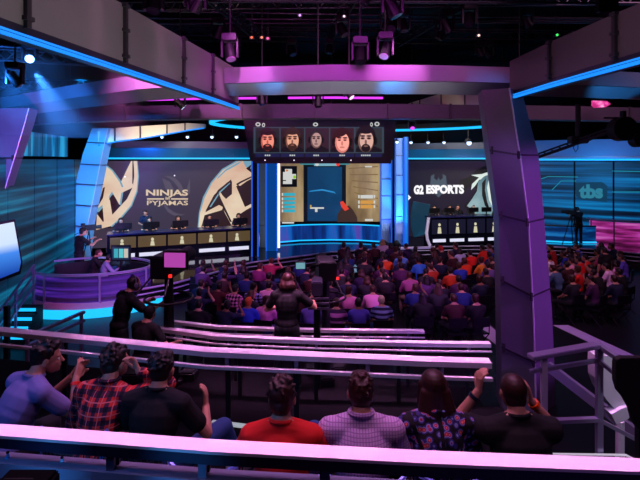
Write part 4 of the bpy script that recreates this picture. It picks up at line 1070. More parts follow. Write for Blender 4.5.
# white curved shell and dark monitor at the right edge
def ribbon(pts, w, th, D, name, m, parent):
    """upright moulded band: outline centre line in px, width in px, real depth th"""
    secs = []
    for i, (x, y, ww) in enumerate(pts):
        a = pts[max(i-1, 0)]; b = pts[min(i+1, len(pts)-1)]; dx, dy = b[0]-a[0], b[1]-a[1]; L = math.hypot(dx, dy); nx, ny = -dy/L, dx/L
        p = P(x+nx*ww/2, y+ny*ww/2, D); q = P(x-nx*ww/2, y-ny*ww/2, D); o = V((0, th, 0)); secs.append([p, q, q+o, p+o])
    return MB().loft(secs).build(name, m, parent, bevel=0)
WH = mat('shell_white', '#d8d4e4', .4)
ws = empty('shell_chair', onz(615, 420, 1.9), 0, 'white moulded curved shell chair at the right edge beyond the railing', 'chair')
ribbon([(604.5, 356, 17), (604.5, 367, 17.5), (605, 377, 18), (608, 386, 17.5), (613, 394, 17), (619, 401, 17), (625, 406.5, 17)], 0, .14, 4.6, 'shell', WH, ws)
ribbon([(632, 408, 5), (625, 414, 12), (614, 419.5, 11)], 0, .12, 4.55, 'foot', WH, ws)
zf = P(620, 421, 4.8).z; MB().cyl((P(620, 421, 4.8).x, 4.8, zf), (P(620, 421, 4.8).x, 4.8, .0), .04, 10).build('pedestal', WH, ws)
mo = empty('video_monitor', onz(640, 440, 2.0), 0, 'black rounded monitor cut off by the right edge in front of the white shell', 'monitor')
D = 3.3; rp = []
for cx_, cy_, a0 in ((630, 368, 180), (672, 368, 270), (672, 424, 0), (630, 424, 90)):
    for k in range(5): a = math.radians(a0+22.5*k); rp.append(P(cx_+8*math.cos(a), cy_+8*math.sin(a), D))
rp = [P(x, y, D) for x, y in ((616, 364), (617, 360), (621, 358), (676, 358), (680, 362), (680, 428), (676, 432), (640, 431), (634, 422), (631, 410), (625, 399), (619, 392), (616, 382))]
MB().poly(rp, (0, .05, 0)).build('monitor_body', mat('monitor_black', '#050507', .7), mo, bevel=.004)
MB().bar(P(650, 430, D)+V((0, .1, 0)), V((P(650, 430, D).x, D+.1, TA)), .05, .05).build('stand', BLACK, mo)

# ---------------------------------------------------------------- commentary pit on the left
def pit(cx_, cy_, rx, ry, z0, z1, a0, a1, m, label, glowm, n=28, rail=True, posts=7, base_r=.22, bh=.14):
    r = empty('broadcast_pit', (cx_, cy_, z0), 0, label, 'desk')
    def pts(f=0, a=a0, b=a1, nn=n): return [V((cx_+(rx+f)*math.cos(math.radians(a+(b-a)*k/nn)), cy_+(ry+f)*math.sin(math.radians(a+(b-a)*k/nn)), 0)) for k in range(nn+1)]
    MB().sweep(pts(), [(0, z0+.05), (.03, z1), (-.05, z1), (-.05, z0+.05)]).build('curved_panel', m, r)
    MB().sweep(pts(base_r), [(0, z0-.0), (0, z0+bh), (-.10, z0+bh), (-.10, z0)]).build('base_light', glowm, r)
    MB().sweep(pts(base_r-.04), [(0, z0+bh+.01), (0, z0+bh+.04), (-base_r, z0+bh+.04), (-base_r, z0+bh+.01)]).build('base_step', mat('pit_step', '#b8a8a8', .4), r)
    if rail:
        MB().sweep(pts(.12), [(0, z1+.06), (0, z1+.13), (-.06, z1+.13), (-.06, z1+.06)]).build('top_rail', mat('pit_rail', '#b0a8c8', .3, metal=.5), r)
        for k in range(posts):
            a = math.radians(a0+(a1-a0)*(k+.5)/posts); x, y = cx_+(rx+.12)*math.cos(a), cy_+(ry+.12)*math.sin(a)
            MB().box((x, y, (z0+z1+.1)/2), (.05, .05, z1+.1-z0)).build('post', MC['pit_rail'], r)
    return r
pitm = streak('pit_panel', '#3c3448', ['#10082c', '#2a1470', '#4a22a8', '#7a38d0'], scale=(.3, .3, 9), es=.5, thr=(.38, .66))
p1 = pit((92-320)*15.4/F, 15.4, 1.82, 1.25, .0, 1.02, -190, 10, pitm, 'curved violet broadcast pit on the left with cyan light around its base', CYANG, posts=4, base_r=.62, bh=.24)
bk = [V(((92-320)*15.4/F+1.9*math.cos(math.radians(a)), 15.4+1.33*math.sin(math.radians(a)), 0)) for a in range(12, 169, 6)]
MB().sweep(bk, [(0, .05), (0, 1.0), (-.05, 1.0), (-.05, .05)]).build('back_panel', BLACK, p1); MB().sweep(bk, [(0, 1.08), (0, 1.14), (-.06, 1.14), (-.06, 1.08)]).build('back_rail', MC['pit_rail'], p1)
tag(MB().box(((92-320)*15.4/F, 15.6, .35), (2.6, 1.2, .06)).box(((92-320)*15.4/F, 15.6, .17), (2.2, .9, .34)).build('pit_desk', BLACK), 'low black desk inside the left broadcast pit', 'desk')
pp2 = streak('pit_pink', '#503048', ['#6a1650', '#b02a8c', '#d84ac0', '#f080d8'], scale=(.6, .6, 6), es=.6, thr=(.35, .65))
p2_ = pit((672-320)*23.2/F, 23.8, 3.75, 1.9, .35, 1.55, -205, -60, pp2, 'curved pink broadcast pit on the right with cyan light around its base', CYANG, posts=6, base_r=.3)
# stair rail left of the pit
sl = empty('stair_railing', onz(30, 300, .2), 0, 'blue lit stair railing at the left edge sloping down beside the pit', 'railing')
for dz in (0, -.28, -.56):
    MB().bar(P(34, 265, 13.4)+V((0, 0, dz)), P(-8, 322, 10.4)+V((0, 0, dz)), .05, .05).build('sloping_rail', RV, sl)
for t in (.02, .5, .98):
    p = lerp(P(34, 265, 13.4), P(-8, 322, 10.4), t); MB().box((p.x, p.y, p.z/2), (.05, .05, p.z)).build('post', RV, sl)
sl2 = empty('stair_railing', onz(60, 330, .2), 0, 'pair of violet sloping rails in front of the pit, above the long guard rail', 'railing')
for dz, m in ((0, RV), (-.16, RV)):
    MB().bar(P(84, 312, 9.5)+V((0, 0, dz)), P(24, 338, 8.2)+V((0, 0, dz)), .07, .05).build('sloping_rail', m, sl2)
for t in (.05, .95):
    p = lerp(P(84, 312, 9.5), P(24, 338, 8.2), t); MB().box((p.x, p.y, p.z/2), (.05, .05, p.z)).build('post', RV, sl2)
st2 = empty('cyan_steps', onz(40, 322, .1), 0, 'small flight of cyan lit steps at the left foot of the pit', 'steps')
for k in range(4):
    a = P(30-k*4, 306+k*9, 13.2-k*.5); MB().box((a.x, a.y, a.z/2), (.55, .3, max(a.z, .1))).build('tread', BLACK, st2)
    MB().box((a.x, a.y-.17, max(a.z, .1)-.05), (.5, .03, .08)).build('riser_light', CYANG, st2)

# ---------------------------------------------------------------- team desks on the stage
gold = mat('desk_gold', '#3a2f1c', .4, emit='#5a4a2c', es=.75)
def team_desk(w, xs, zb, zt, label, endx, x0, x1, gm):
    r = empty('team_desk', w.at((x0+x1)/2, 250), 0, label, 'desk')
    pane(w, x0, x1, zb+.0, zt, mat('desk_body', '#0d0f22', .25, metal=.3), 'desk_body', r, 0, .7)
    pane(w, x0-.5, x1+.5, zt, zt+.05, mat('desk_top', '#20245a', .25, metal=.3), 'desk_top', r, .06, .85)
    for i, (a, b, c) in enumerate(xs):
        g = pane(w, a, b, zb+.50, zt-.08, gm, 'front_panel', r, .03, .02)
        pane(w, a+1.2, b-1.2, zb+.14, zb+.28, glow('desk_strip', '#dcdcf4', 1.0), 'light_bar', r, .05, .03)
        fig = glow('desk_fig', '#d8d2b0', .9)
        o = w.at(c, 240, .05); hgt = (zt-.08-zb-.5)
        mb = MB(); z = zb+.52
        mb.ell((o.x, o.y, z+hgt*.62), (.06, .012, .07)); mb.poly([V((o.x-.09, o.y, z+.02)), V((o.x+.09, o.y, z+.02)), V((o.x+.06, o.y, z+hgt*.45)), V((o.x-.06, o.y, z+hgt*.45))], w.n*.01)
        mb.build('panel_emblem', fig, g)
    a = w.at(endx, 240, .1); b = w.at(endx+ (4 if endx > 200 and endx < 300 else -4), 240, .1)
    rx = [V((a.x, a.y, zb)), V((a.x+.08, a.y, zb+.3)), V((a.x+.10, a.y, zb+.6)), V((a.x+.02, a.y, zt+.03))] if endx < 300 else [V((a.x, a.y, zb)), V((a.x-.12, a.y, zb+.3)), V((a.x-.16, a.y, zb+.6)), V((a.x-.06, a.y, zt+.03))]
    MB().tube(rx, .07, 8).build('curved_end', mat('end_white', '#d8d4e8', .35, emit='#8a84a8', es=.4), r, smooth=True)
    return r
DWL = Wall(XY(104, 18.3), XY(257, 20.4))
team_desk(DWL, [(110, 136, 122), (138, 166, 152.5), (168, 196, 182), (198, 226, 211), (228, 250, 237)], .6, 1.6, 'long left team desk with five gold panels and white light bars', 256, 107, 254, gold)
DWR = Wall(XY(428, 21.9), XY(505, 22.6))
team_desk(DWR, [(432, 447, 439.5), (449, 465.5, 457.5), (467.5, 485, 475.5), (487, 503, 494)], .6, 1.85, 'team desk with dark panels and white light bars in front of the right team screen', 430, 430, 505,
          mat('desk_navy', '#0c0e1c', .4, emit='#15152a', es=.8))
# curved teal display slab left of the right desk
ts = empty('display_totem', P(420, 236, 22.6), 0, 'curved teal display slab standing left of the right team desk', 'screen')
ribbon([(422, 203, 17), (420.5, 210, 17), (419.5, 218, 17), (420, 226, 17), (422.5, 235, 17)], 0, .12, 22.4, 'panel', streak('totem_teal', '#06141c', ['#0c3a52', '#145a78', '#3b86a0'], scale=(.5, .5, .5), es=.7), ts)

def player(px, py, D, z, shirt, label, group, hair=HAIR, mon=True, k=1.0):
    return px, py, D, z, shirt, label, group, hair, mon

# ---------------------------------------------------------------- cameras
def studio_camera(x, y, z, top, rz, label, lit='#c04ab8', es=.8, vx=.22, vs=1.0):
    r = empty('studio_camera', (x, y, z), rz, label, 'camera')
    h = top-z-.35
    MB().box((0, 0, h), (.30, .62, .32)).box((0, .42, h), (.2, .3, .22)).build('camera_body', BLACK, r, bevel=.02, world=False)
    MB().cyl((0, .5, h), (0, .78, h), .10, 16, .12).build('lens', BLACK, r, world=False)
    vf = MB().box((vx, -.28, h+.12), (.36*vs, .06, .26*vs)).bar((0, -.2, h+.1), (vx, -.26, h+.1), .04, .04).build('viewfinder', BLACK, r, bevel=.01, world=False)
    MB().box((vx, -.315, h+.12), (.30*vs, .012, .20*vs)).build('viewfinder_screen', glow('vf_'+lit[1:], lit, es), vf, world=False)
    MB().box((.16, -.33, h-.1), (.04, .03, .04)).build('tally_lamp', glow('tally', '#ff2a20', 1.5), r, world=False)
    MB().cyl((0, 0, .1), (0, 0, h-.16), .09, 14, .06).build('pedestal_column', BLACK, r, world=False)
    MB().tube([V((.34*math.cos(a), .34*math.sin(a), h-.5)) for a in [2*PI*k/24 for k in range(24)]], .018, 6, True).build('steering_ring', BLACK, r, world=False)
    for k in range(3):
        a = 2*PI*k/3+.5; MB().box((.28*math.cos(a), .28*math.sin(a), .07), (.22, .22, .14)).build('wheel_housing', BLACK, r, bevel=.02, world=False)
        MB().bar((0, 0, .12), (.3*math.cos(a), .3*math.sin(a), .1), .08, .06).build('pedestal_arm', BLACK, r, world=False)
    for s in (-1, 1): MB().tube([V((s*.12, -.25, h-.1)), V((s*.2, -.6, h-.3))], .014, 6).build('pan_handle', BLACK, r, world=False)
    return r
studio_camera((160-320)*7.0/F+.13, 7.0, 1.25, 3.34, -.1, 'large black studio camera with a pink viewfinder in front of the left desk')
studio_camera((326-320)*8.3/F, 8.3, .75, 2.98, .1, 'large black studio camera standing in the middle of the crowd', '#8ac8d8', .6, -.46, .5)
def tripod_camera(x, y, z, h, rz, label):
    r = empty('tripod_camera', (x, y, z), rz, label, 'camera')
    MB().box((0, 0, h), (.16, .42, .2)).box((0, -.2, h+.12), (.1, .14, .1)).build('camera_body', BLACK, r, bevel=.01, world=False)
    MB().cyl((0, .2, h), (0, .42, h), .06, 12, .075).build('lens', BLACK, r, world=False)
    for k in range(3):
        a = 2*PI*k/3+.3; MB().tube([V((0, 0, h-.12)), V((.38*math.cos(a), .38*math.sin(a), 0.01))], .02, 6).build('leg', BLACK, r, world=False)
    MB().tube([V((0, -.1, h-.08)), V((.1, -.5, h-.2))], .012, 6).build('pan_handle', BLACK, r, world=False)
    return r
tripod_camera((571-320)*22.0/F, 22.0, .6, 1.5, .6, 'camera on tripod beside the operator in front of the right cyan wall')
tripod_camera((89-320)*17.4/F, 17.4, .0, 2.05, -.9, 'camera on tripod held by the operator near the left cyan wall')
# camera crane at the upper right
cr = empty('camera_crane', P(640, 118, 9.0), 0, 'black camera crane arm reaching up to the right beyond the purple pillar', 'camera crane')
a, b = P(536, 158, 10.2), P(618, 129, 8.8)
mb = MB(); mb.bar(a, b, .07, .05); 
for k in range(10):
    t = k/10; mb.bar(lerp(a, b, t)+V((0, 0, .06)), lerp(a, b, t+.1)-V((0, 0, .03)), .02, .02)
mb.bar(a+V((0, 0, .07)), b+V((0, 0, .07)), .04, .03); mb.build('arm', BLACK, cr)
c_ = P(622, 129, 8.8); MB().cyl(c_-V((0, .12, 0)), c_+V((0, .12, 0)), .22, 20).build('counterweight', BLACK, cr); MB().box(c_+V((.02, -.0, .26)), (.06, .1, .14)).build('clamp', BLACK, cr)
MB().bar(P(604, 118, 8.8), P(625, 118, 8.8), .03, .03).build('antenna', BLACK, cr)
MB().cyl(P(638, 140, 8.7)-V((0, .1, 0)), P(638, 140, 8.7)+V((0, .1, 0)), .13, 16).build('counterweight', BLACK, cr)
m_ = P(578, 140, 9.5); MB().box(m_, (.34, .22, .14)).build('camera_head', BLACK, cr, bevel=.02)
MB().tube([m_+V((0, 0, .05)), V((m_.x, m_.y, 5.6))], .05, 8).build('mast', BLACK, cr)
MB().tube([m_+V((-.06, 0, -.07)), m_+V((-.09, 0, -.16)), m_+V((-.05, 0, -.24)), m_+V((0, 0, -.17)), m_+V((.0, 0, -.07))], .008, 5).build('hook', BLACK, cr)
MB().bar(c_, V((c_.x+3.2, c_.y-1.2, 4.2)), .08, .08).build('arm_tail', BLACK, cr)
MB().cyl((c_.x+3.0, c_.y-1.1, 0), (c_.x+3.0, c_.y-1.1, 4.3), .12, 12).build('crane_column', BLACK, cr)

# desk for officials at the foot of the stage
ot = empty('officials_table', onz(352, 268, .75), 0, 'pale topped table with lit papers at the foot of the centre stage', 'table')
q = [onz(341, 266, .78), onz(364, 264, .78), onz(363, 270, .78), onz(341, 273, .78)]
MB().poly(q, (0, 0, -.05)).build('table_top', mat('table_lit_glow', '#9ac8cc', .4, emit='#4a8a92', es=.5), ot)  # top and papers glow by themselves in place of light falling on them
for p in q: MB().cyl((p.x*.98, p.y, 0), (p.x*.98, p.y, .74), .025, 6).build('leg', BLACK, ot)
MB().poly([p+V((0, -.0, 0)) for p in (onz(343, 268, .8), onz(352, 267, .8), onz(352, 269, .8), onz(343, 270, .8))], (0, 0, .01)).build('papers', glow('papers', '#bfe8e8', .8), ot)
# ---------------------------------------------------------------- lighting grid
gr_n = 0
def truss(a, b, s, label, group=None):
    a = V(a); b = V(b); d = (b-a); L = d.length; d.normalize(); u = V((0, 0, 1)); sd = d.cross(u).normalized()
    r = empty('lighting_truss', (a+b)/2, 0, label, 'truss', group)
    cs = [V((0, 0, 0)), sd*s-u*0, sd*s/2-u*s*.85]
    mb = MB()
    for c in cs: mb.tube([a+c, b+c], .028, 6)
    mb.build('chord', TRUSSM, r)
    n = max(3, int(L/(s*1.6))); mb = MB()
    for k in range(n):
        p = a+d*(L*k/n); q = a+d*(L*(k+.5)/n); e_ = a+d*(L*(k+1)/n)
        for i, j in ((0, 1), (1, 2), (2, 0)): mb.tube([p+cs[i], q+cs[j]], .014, 4); mb.tube([q+cs[j], e_+cs[i]], .014, 4)
    mb.build('lattice', TRUSSM, r); return r
T = [((-7, 8.5, 8.0), (7.5, 8.5, 7.9), 'near crosswise lighting truss above the centre ring'), ((-9, 12.5, 8.6), (9, 12.5, 8.8), 'second crosswise lighting truss'), ((-8, 17, 9.2), (9, 17, 9.0), 'third crosswise lighting truss, farther back'),
     ((-3.6, 5, 8.2), (-2.2, 16, 8.7), 'lengthwise truss left of centre in the lighting grid'), ((1.2, 5.5, 8.2), (.2, 17, 8.9), 'lengthwise truss over the middle of the grid'), ((4.6, 6, 8.4), (2.6, 17, 8.8), 'lengthwise truss right of centre in the grid'),
     ((-9.5, 10, 7.0), (-4.2, 13, 7.2), 'low slanting truss in the upper left behind the big beam'), ((-11, 14, 6.9), (-3.5, 15.5, 6.9), 'far low truss at the upper left')]
for a, b, l in T: truss(a, b, .34, l)
rnd = random.Random(3)
MHB = mat('fixture_black', '#17161a', .4, metal=.4)
def fixture(p, label, group, aim=(0, 0, -1), lens=None, s=1.0, drop=True):
    r = empty('moving_head', p, 0, label, 'stage light', group)
    p = V(p); q = Euler((aim[0], aim[1], 0)).to_matrix()
    MB().box(p+V((0, 0, .0)), (.30*s, .30*s, .14*s)).build('base', MHB, r, bevel=.015)
    y = MB()
    for sx in (-1, 1): y.box(p+V((sx*.16*s, 0, -.22*s)), (.04*s, .12*s, .36*s))
    y.bar(p+V((-.17*s, 0, -.06*s)), p+V((.17*s, 0, -.06*s)), .12*s, .05*s)
    if drop: MB().tube([p+V((0, 0, .05)), V((p.x, p.y, ZC))], .02, 5).build('drop_pipe', BLACK, r)
    y.build('yoke', MHB, r)
    a = p+V((0, 0, -.30*s)); d = V(aim).normalized()
    MB().cyl(a-d*.17*s, a+d*.16*s, .10*s, 14, .12*s).build('lamp_head', MHB, r)
    MB().cyl(a+d*.161*s, a+d*.17*s, .10*s, 14).build('lens', lens or mat('lens_off', '#30283a', .1), r)
    return r
LM = glow('lens_white', '#fff0ff', 6); LPk = glow('lens_pink', '#ff66e0', 3); LB = glow('lens_blue', '#7fb0ff', 7)
spots = [(30, 58, 10.5, LB, (.40, -.75, -.5), 'bright blue white spotlight shining at the upper left'), (15, 103-22, 9.5, mat('lens_warm', '#a07050', .4), (.5, .3, -.7), 'moving head light near the left edge below the bright spotlight'),
         (230, 54, 9, mat('l2', '#f0a0f0', .3), (.2, -.3, -.9), 'moving head light hanging above the left end of the centre ring'), (360, 57, 9, None, (0, -.3, -.9), 'moving head light hanging above the middle of the centre ring'),
         (385, 52, 9.2, mat('l3', '#f0c0f0', .3), (-.2, -.4, -.8), 'moving head light hanging above the ring right of centre'), (180, 107, 11.8, glow('l4', '#bfe0ff', 1.5), (.6, .2, -.6), 'moving head light beneath the ring on the left with a white lens'),
         (349, 97, 11.8, glow('l5', '#ffd0f0', 1.5), (0.5, -.3, -.7), 'small moving head light beneath the ring near the centre'), (318, 105, 11.2, None, (0, -.2, -1), 'dark moving head light beneath the ring, above the portrait screen'),
         (262, 103, 12, None, (.1, -.2, -1), 'dark moving head light beneath the ring left of the portrait screen'), (412, 128, 17, glow('l6', '#d040d8', 2), (0, -.6, -.6), 'small magenta lit light beyond the halo ring at the right'),
         (70, 118, 15, glow('l7', '#c0c8ff', 1.5), (.3, -.5, -.6), 'small pale light by the upper left pillar head'), (519, 130, 14, None, (0, 0, -1), 'dark light hanging just right of the purple pillar head')]
for px, py, D, ln, aim, lab in spots:
    p = P(px, py, D)+V((0, 0, .3)); fixture(p, lab, None, aim, ln, .9 if D < 11 else .75)
    # drop pipe to the ceiling
for i in range(26):
    tr = T[i % 6]; t = rnd.uniform(.08, .92); p = lerp(tr[0], tr[1], t)-V((0, 0, .42))
    fixture(p, 'unlit black moving head light in the ceiling grid', 'unlit moving heads in the grid', (rnd.uniform(-.5, .5), rnd.uniform(-.8, .3), -.8), None, rnd.uniform(.8, 1.1), False)
for i in range(16):
    y = 6.2+i*.85; z = 7.6+i*.11+rnd.uniform(-.2, .3)
    tag(MB().tube([V((-9, y, z)), V((9.5, y+rnd.uniform(-.8, .8), z+rnd.uniform(-.2, .2)))], .03, 6).build('grid_pipe', TRUSSM), 'thin crosswise pipe in the dark ceiling grid', 'pipe', 'crosswise pipes of the grid')
for i, (px, py, c_) in enumerate(((252, 38, '#ff6a20'), (262, 38, '#ff8a50'), (268, 39, '#ff5aa0'), (556, 35.5, '#40e060'), (478, 36, '#ffd8c0'), (344, 17, '#ffd0e8'), (300, 16, '#d8a0ff'))):
    p = P(px, py, 11); n = ['tiny orange indicator light, left of a close pair in the grid', 'tiny pale orange indicator light in the middle of three in the grid', 'tiny pink indicator light at the right of three in the grid', 'tiny green indicator light in the dark grid above the right beam', 'tiny pale indicator light high in the right half of the grid',
         'tiny pale pink light at the very top right of centre in the grid', 'tiny violet light at the very top left of centre in the grid'][i]
    r = empty('indicator_light', p, 0, n, 'light'); MB().box(p, (.10, .1, .06)).build('light_housing', BLACK, r); MB().cyl(p-V((0, .05, 0)), p-V((0, .065, 0)), .028, 8).build('lens', glow('ind%d' % i, c_, 1.5), r)
    MB().tube([p, V((p.x, p.y, 9.6))], .008, 4).build('cord', BLACK, r)
# small curved screens glimpsed beyond the right beam
ps = empty('pink_display', P(534+68, 103, 14), 0, 'small pink glowing display high up beyond the right beam', 'screen')
mb = MB(); mb.poly([P(593, 100.5, 13), P(607, 101, 13), P(611, 104, 13), P(606, 107, 13), P(595, 107.5, 13), P(593, 105, 13)], (0, .08, 0)); mb.build('display', streak('pink_disp', '#200818', ['#c02878', '#ff50b0', '#ffb0e0'], scale=(4, 4, 4), es=1), ps)
MB().tube([P(602, 101, 13.04), V((P(602, 101, 13).x, 13.04, 9.5))], .015, 5).build('hanger', BLACK, ps)
# ---------------------------------------------------------------- crowd
def low(p, **k): return p
poses = [dict(lean=.08, hunch=.12, headfwd=.15), dict(lean=.22, hunch=.25, headfwd=.35, handL=(-.08, .42, .72), handR=(.08, .42, .72)), dict(lean=-.05, hunch=.05, yaw=.4, headfwd=.1),
         dict(lean=.1, hunch=.12, yaw=-.45, handR=(.16, .36, 1.15), hintR=(.8, .2, -.8), dirR=(0, .2, 1), palmR=(0, -1, 0))]
styles = ['short', 'messy', 'short', 'long', 'bob']
protos = []
CD = [cloth('crowd_black', '#0a0910')]
for i, (ps_, stl, slv) in enumerate(((0, 'short', 'short'), (1, 'short', 'long'), (2, 'messy', 'short'), (3, 'short', 'short'), (0, 'long', 'long'), (2, 'bob', 'short'), (1, 'buzz', 'short'))):
    r, J = person((0, 0, 0), 0, poses[ps_], CD[0], HAIR, stl, slv, fine=False, voxel=.021)
    protos.append(r)
CR = {}
def ccol(c):
    if c not in CR: CR[c] = cloth('crowd_'+c[1:], c)
    return CR[c]
STRIPE = cloth('stripe_shirt', '#8090c0', .85, 'stripe', ['#8aa0e0', '#1c2050'], 9); PLP = cloth('plaid_pink', '#a05090', .85, 'plaid', ['#e070b8', '#3a1a48', '#1a0a20', '#f0b0d8'], 12)
PLV = cloth('plaid_violet', '#7060c0', .85, 'plaid', ['#9080e8', '#2a2060', '#100a28', '#c0b8ff'], 12)
HSK = [SKIN, SKIN, SKIN2]; HHR = [HAIR, HAIR, HAIRB, HAIRR]
hair_blond = mat('hair_blond', '#c09a60', .5, bump=.8, nscale=60)
CAPS = {'orange': mat('cap_orange', '#d8602a', .8), 'cream': mat('cap_cream', '#d8c8a8', .8), 'red': mat('cap_red', '#d02020', .8), 'black': mat('cap_black', '#101014', .8)}
used = []
first = [True]*len(protos)
SHADE = {'black': '#0c0b10', 'navy': '#141c3c', 'maroon': '#3a1018', 'dark violet': '#2a1844', 'dark grey': '#26262e', 'dark blue': '#10246a', 'plum': '#4a1c4c'}
chairp = empty('folding_chair', (0, 0, 0), 0, 'black folding chair', 'chair')
mbc = MB(); mbc.box((0, .02, .435), (.42, .42, .03)).box((0, -.22, .72), (.42, .03, .22))
for s in (-1, 1): mbc.tube([V((s*.21, -.22, .84)), V((s*.21, -.20, .43)), V((s*.21, .22, 0))], .012, 5).tube([V((s*.21, .2, .43)), V((s*.21, -.24, 0))], .012, 5)
mbc.build('chair_frame', mat('fold_black', '#14121c', .45, metal=.3), chairp, world=False)
chair_used = [False]
def put(kind, x, y, z, rz, shirt, label, group=None, hair=None, skin=None, trousers=None, cap=None, chair=True, scale=1.0):
    pr = protos[kind]
    if first[kind]: o = pr; first[kind] = False
    else: o = copy_tree(pr)
    o.location = (x, y, z); o.rotation_euler = (0, 0, rz); o.scale = (scale,)*3
    o['label'] = label; o['category'] = 'person'
    if group: o['group'] = group
    elif 'group' in o: del o['group']
    for ch in o.children:
        b = ch.name.split('.')[0]
        m = {'shirt': shirt, 'hair': cap or hair, 'body': skin, 'trousers': trousers}.get(b)
        if m is not None: ch.material_slots[0].link = 'OBJECT'; ch.material_slots[0].material = m
    used.append((x, y))
    if chair:
        c = chairp if not chair_used[0] else copy_tree(chairp)
        chair_used[0] = True
        c.location = (x, y-.0, z); c.rotation_euler = (0, 0, rz)
        c['label'] = 'black folding chair under the '+(label.replace('audience member in ', 'person in ')[:90]) if not group else 'black folding chair within '+group.replace('audience in ', 'the people in ')
        if len(c['label'].split()) > 16: c['label'] = ' '.join(c['label'].split()[:16])
        if group: c['group'] = 'chairs of '+group
        elif 'group' in c: del c['group']
    return o
def facing(x, y): return math.atan2(-( (1.5-x)), (24-y))
def cpos(px, py, zc=.86, z0=0):
    D = (CAMZ-z0-zc)*F/(py-HZ); return (px-320)*D/F, D
# people the photograph singles out: pixel of the shirt, look, label
E = [(233, 303, 0, PLP, 'audience member in pink and dark plaid shirt in the left block', {}), (253, 301, 2, PLV, 'audience member in violet plaid shirt in the left block', {}),
 (247, 318, 0, ccol('#2040d0'), 'audience member in royal blue shirt and orange cap in the left front', dict(cap=CAPS['orange'])), (266, 316, 2, ccol('#e880c8'), 'audience member in pink T-shirt leaning in the front of the left block', {}),
 (268, 299, 0, ccol('#f0a8d8'), 'audience member in pale pink hoodie behind the pink T-shirt', {}), (310, 319, 1, ccol('#6a58c0'), 'audience member in violet shirt seated right of the headphone woman', {}),
 (336, 319, 0, cloth('stripe_pink', '#c070c8', .85, 'stripe', ['#c878d0', '#382050'], 6), 'audience member in pink and dark striped top in the front row', {}), (349, 305, 2, ccol('#f088d0'), 'audience member in bright pink shirt behind the striped pink top', {}),
 (359, 319, 0, ccol('#5048c8'), 'audience member in violet blue T-shirt left of the blue striped shirt', {}), (382, 316, 0, STRIPE, 'audience member in blue and white striped shirt and cream cap', dict(cap=CAPS['cream'])),
 (373, 304, 1, ccol('#f8a0d8'), 'audience member in pale pink shirt behind the blue striped shirt', {}), (442, 297, 6, ccol('#141020'), 'bald looking audience member in black at the front right of the centre block', dict(skin=SKIN)),
 (386, 268, 0, ccol('#e05018'), 'audience member in orange shirt near the foot of the stage steps', {}), (452, 283, 0, ccol('#c83810'), 'audience member in burnt orange shirt in the middle of the centre block', {}),
 (467, 272, 0, ccol('#f04010'), 'audience member in bright orange red shirt left of the yellow one', {}), (482, 271, 2, ccol('#f09020'), 'audience member in yellow orange shirt beside the purple pillar', {}),
 (472, 263, 0, ccol('#f82818'), 'audience member in vivid red shirt in the far right of the centre block', {}), (485, 257, 0, ccol('#f03010'), 'audience member in red shirt in the last row next to the purple pillar', {}),
 (443, 258, 0, ccol('#181020'), 'audience member in black with a red cap in the far rows', dict(cap=CAPS['red'])), (401, 264, 2, ccol('#60a0e8'), 'audience member in light blue shirt in the far rows', {}),
 (420, 271, 0, ccol('#3080e0'), 'audience member in medium blue shirt in the centre block', {}), (460, 260, 5, ccol('#c8d8f0'), 'audience member in pale blue white shirt in the far rows', {}),
 (492, 256, 0, ccol('#3858c8'), 'audience member in blue shirt in the last row by the pillar', {}), (411, 288, 1, ccol('#a05088'), 'audience member in mauve shirt in the middle of the centre block', dict(trousers=KHAKI)),
 (386, 290, 0, ccol('#1a1420'), 'audience member in black with khaki trousers stretched out', dict(trousers=KHAKI)), (490, 277, 0, ccol('#6a5090'), 'audience member in dusty lavender shirt near the purple pillar', {}),
 (461, 277, 0, ccol('#2038b0'), 'audience member in deep blue shirt beside the burnt orange one', {}), (432, 279, 3, ccol('#b03018'), 'audience member in rust shirt left of the burnt orange one', {}),
 (428, 292, 4, ccol('#583070'), 'audience member in plum top in front of the mauve shirt', {}),
 (329, 296, 0, ccol('#201428'), 'audience member in black just right of the camera woman', {}), (270, 272, 3, ccol('#902048'), 'audience member in crimson top at the back of the left block', {}), (258, 278, 0, ccol('#702060'), 'audience member in magenta plum top at the back of the left block', {}),
 (216, 300, 3, ccol('#581828'), 'audience member in dark crimson at the left end of the left block', {}),
 (552, 268, 0, ccol('#f4ecf4'), 'audience member in white shirt right beside the pillar in the right block', {}), (580, 256, 0, ccol('#2440e0'), 'audience member in bright blue shirt at the back of the right block', {}),
 (567, 264, 0, ccol('#2030b0'), 'audience member in dark royal blue shirt in the right block', {}), (582, 270, 0, ccol('#f01818'), 'audience member in red shirt, left of two in the right block', {}),
 (589, 268, 0, ccol('#f82020'), 'audience member in red shirt, right of two in the right block', {}), (579, 281, 2, ccol('#e01818'), 'audience member in red shirt nearest the camera in the right block', {}),
 (575, 272, 0, ccol('#f0a0c0'), 'audience member in pink shirt left of the red shirts', {}), (610, 278, 0, ccol('#f8c8f0'), 'audience member in pale pink white shirt at the right of the right block', {}),
 (616, 274, 5, ccol('#f0a0d8'), 'audience member in light pink top near the right end of the right block', {}), (625, 268, 0, ccol('#7058e0'), 'audience member in violet shirt at the far right end', {}),
 (560, 280, 1, ccol('#406080'), 'audience member in slate blue shirt low in the right block', {}), (601, 262, 0, ccol('#c04070'), 'audience member in rose shirt at the back right of the right block', {}),
 (595, 280, 3, ccol('#b070a8'), 'audience member in lilac top in the lower middle of the right block', {}), (554, 257, 0, ccol('#c02020'), 'audience member in dark red shirt beside the pillar at the back of the right block', {})]
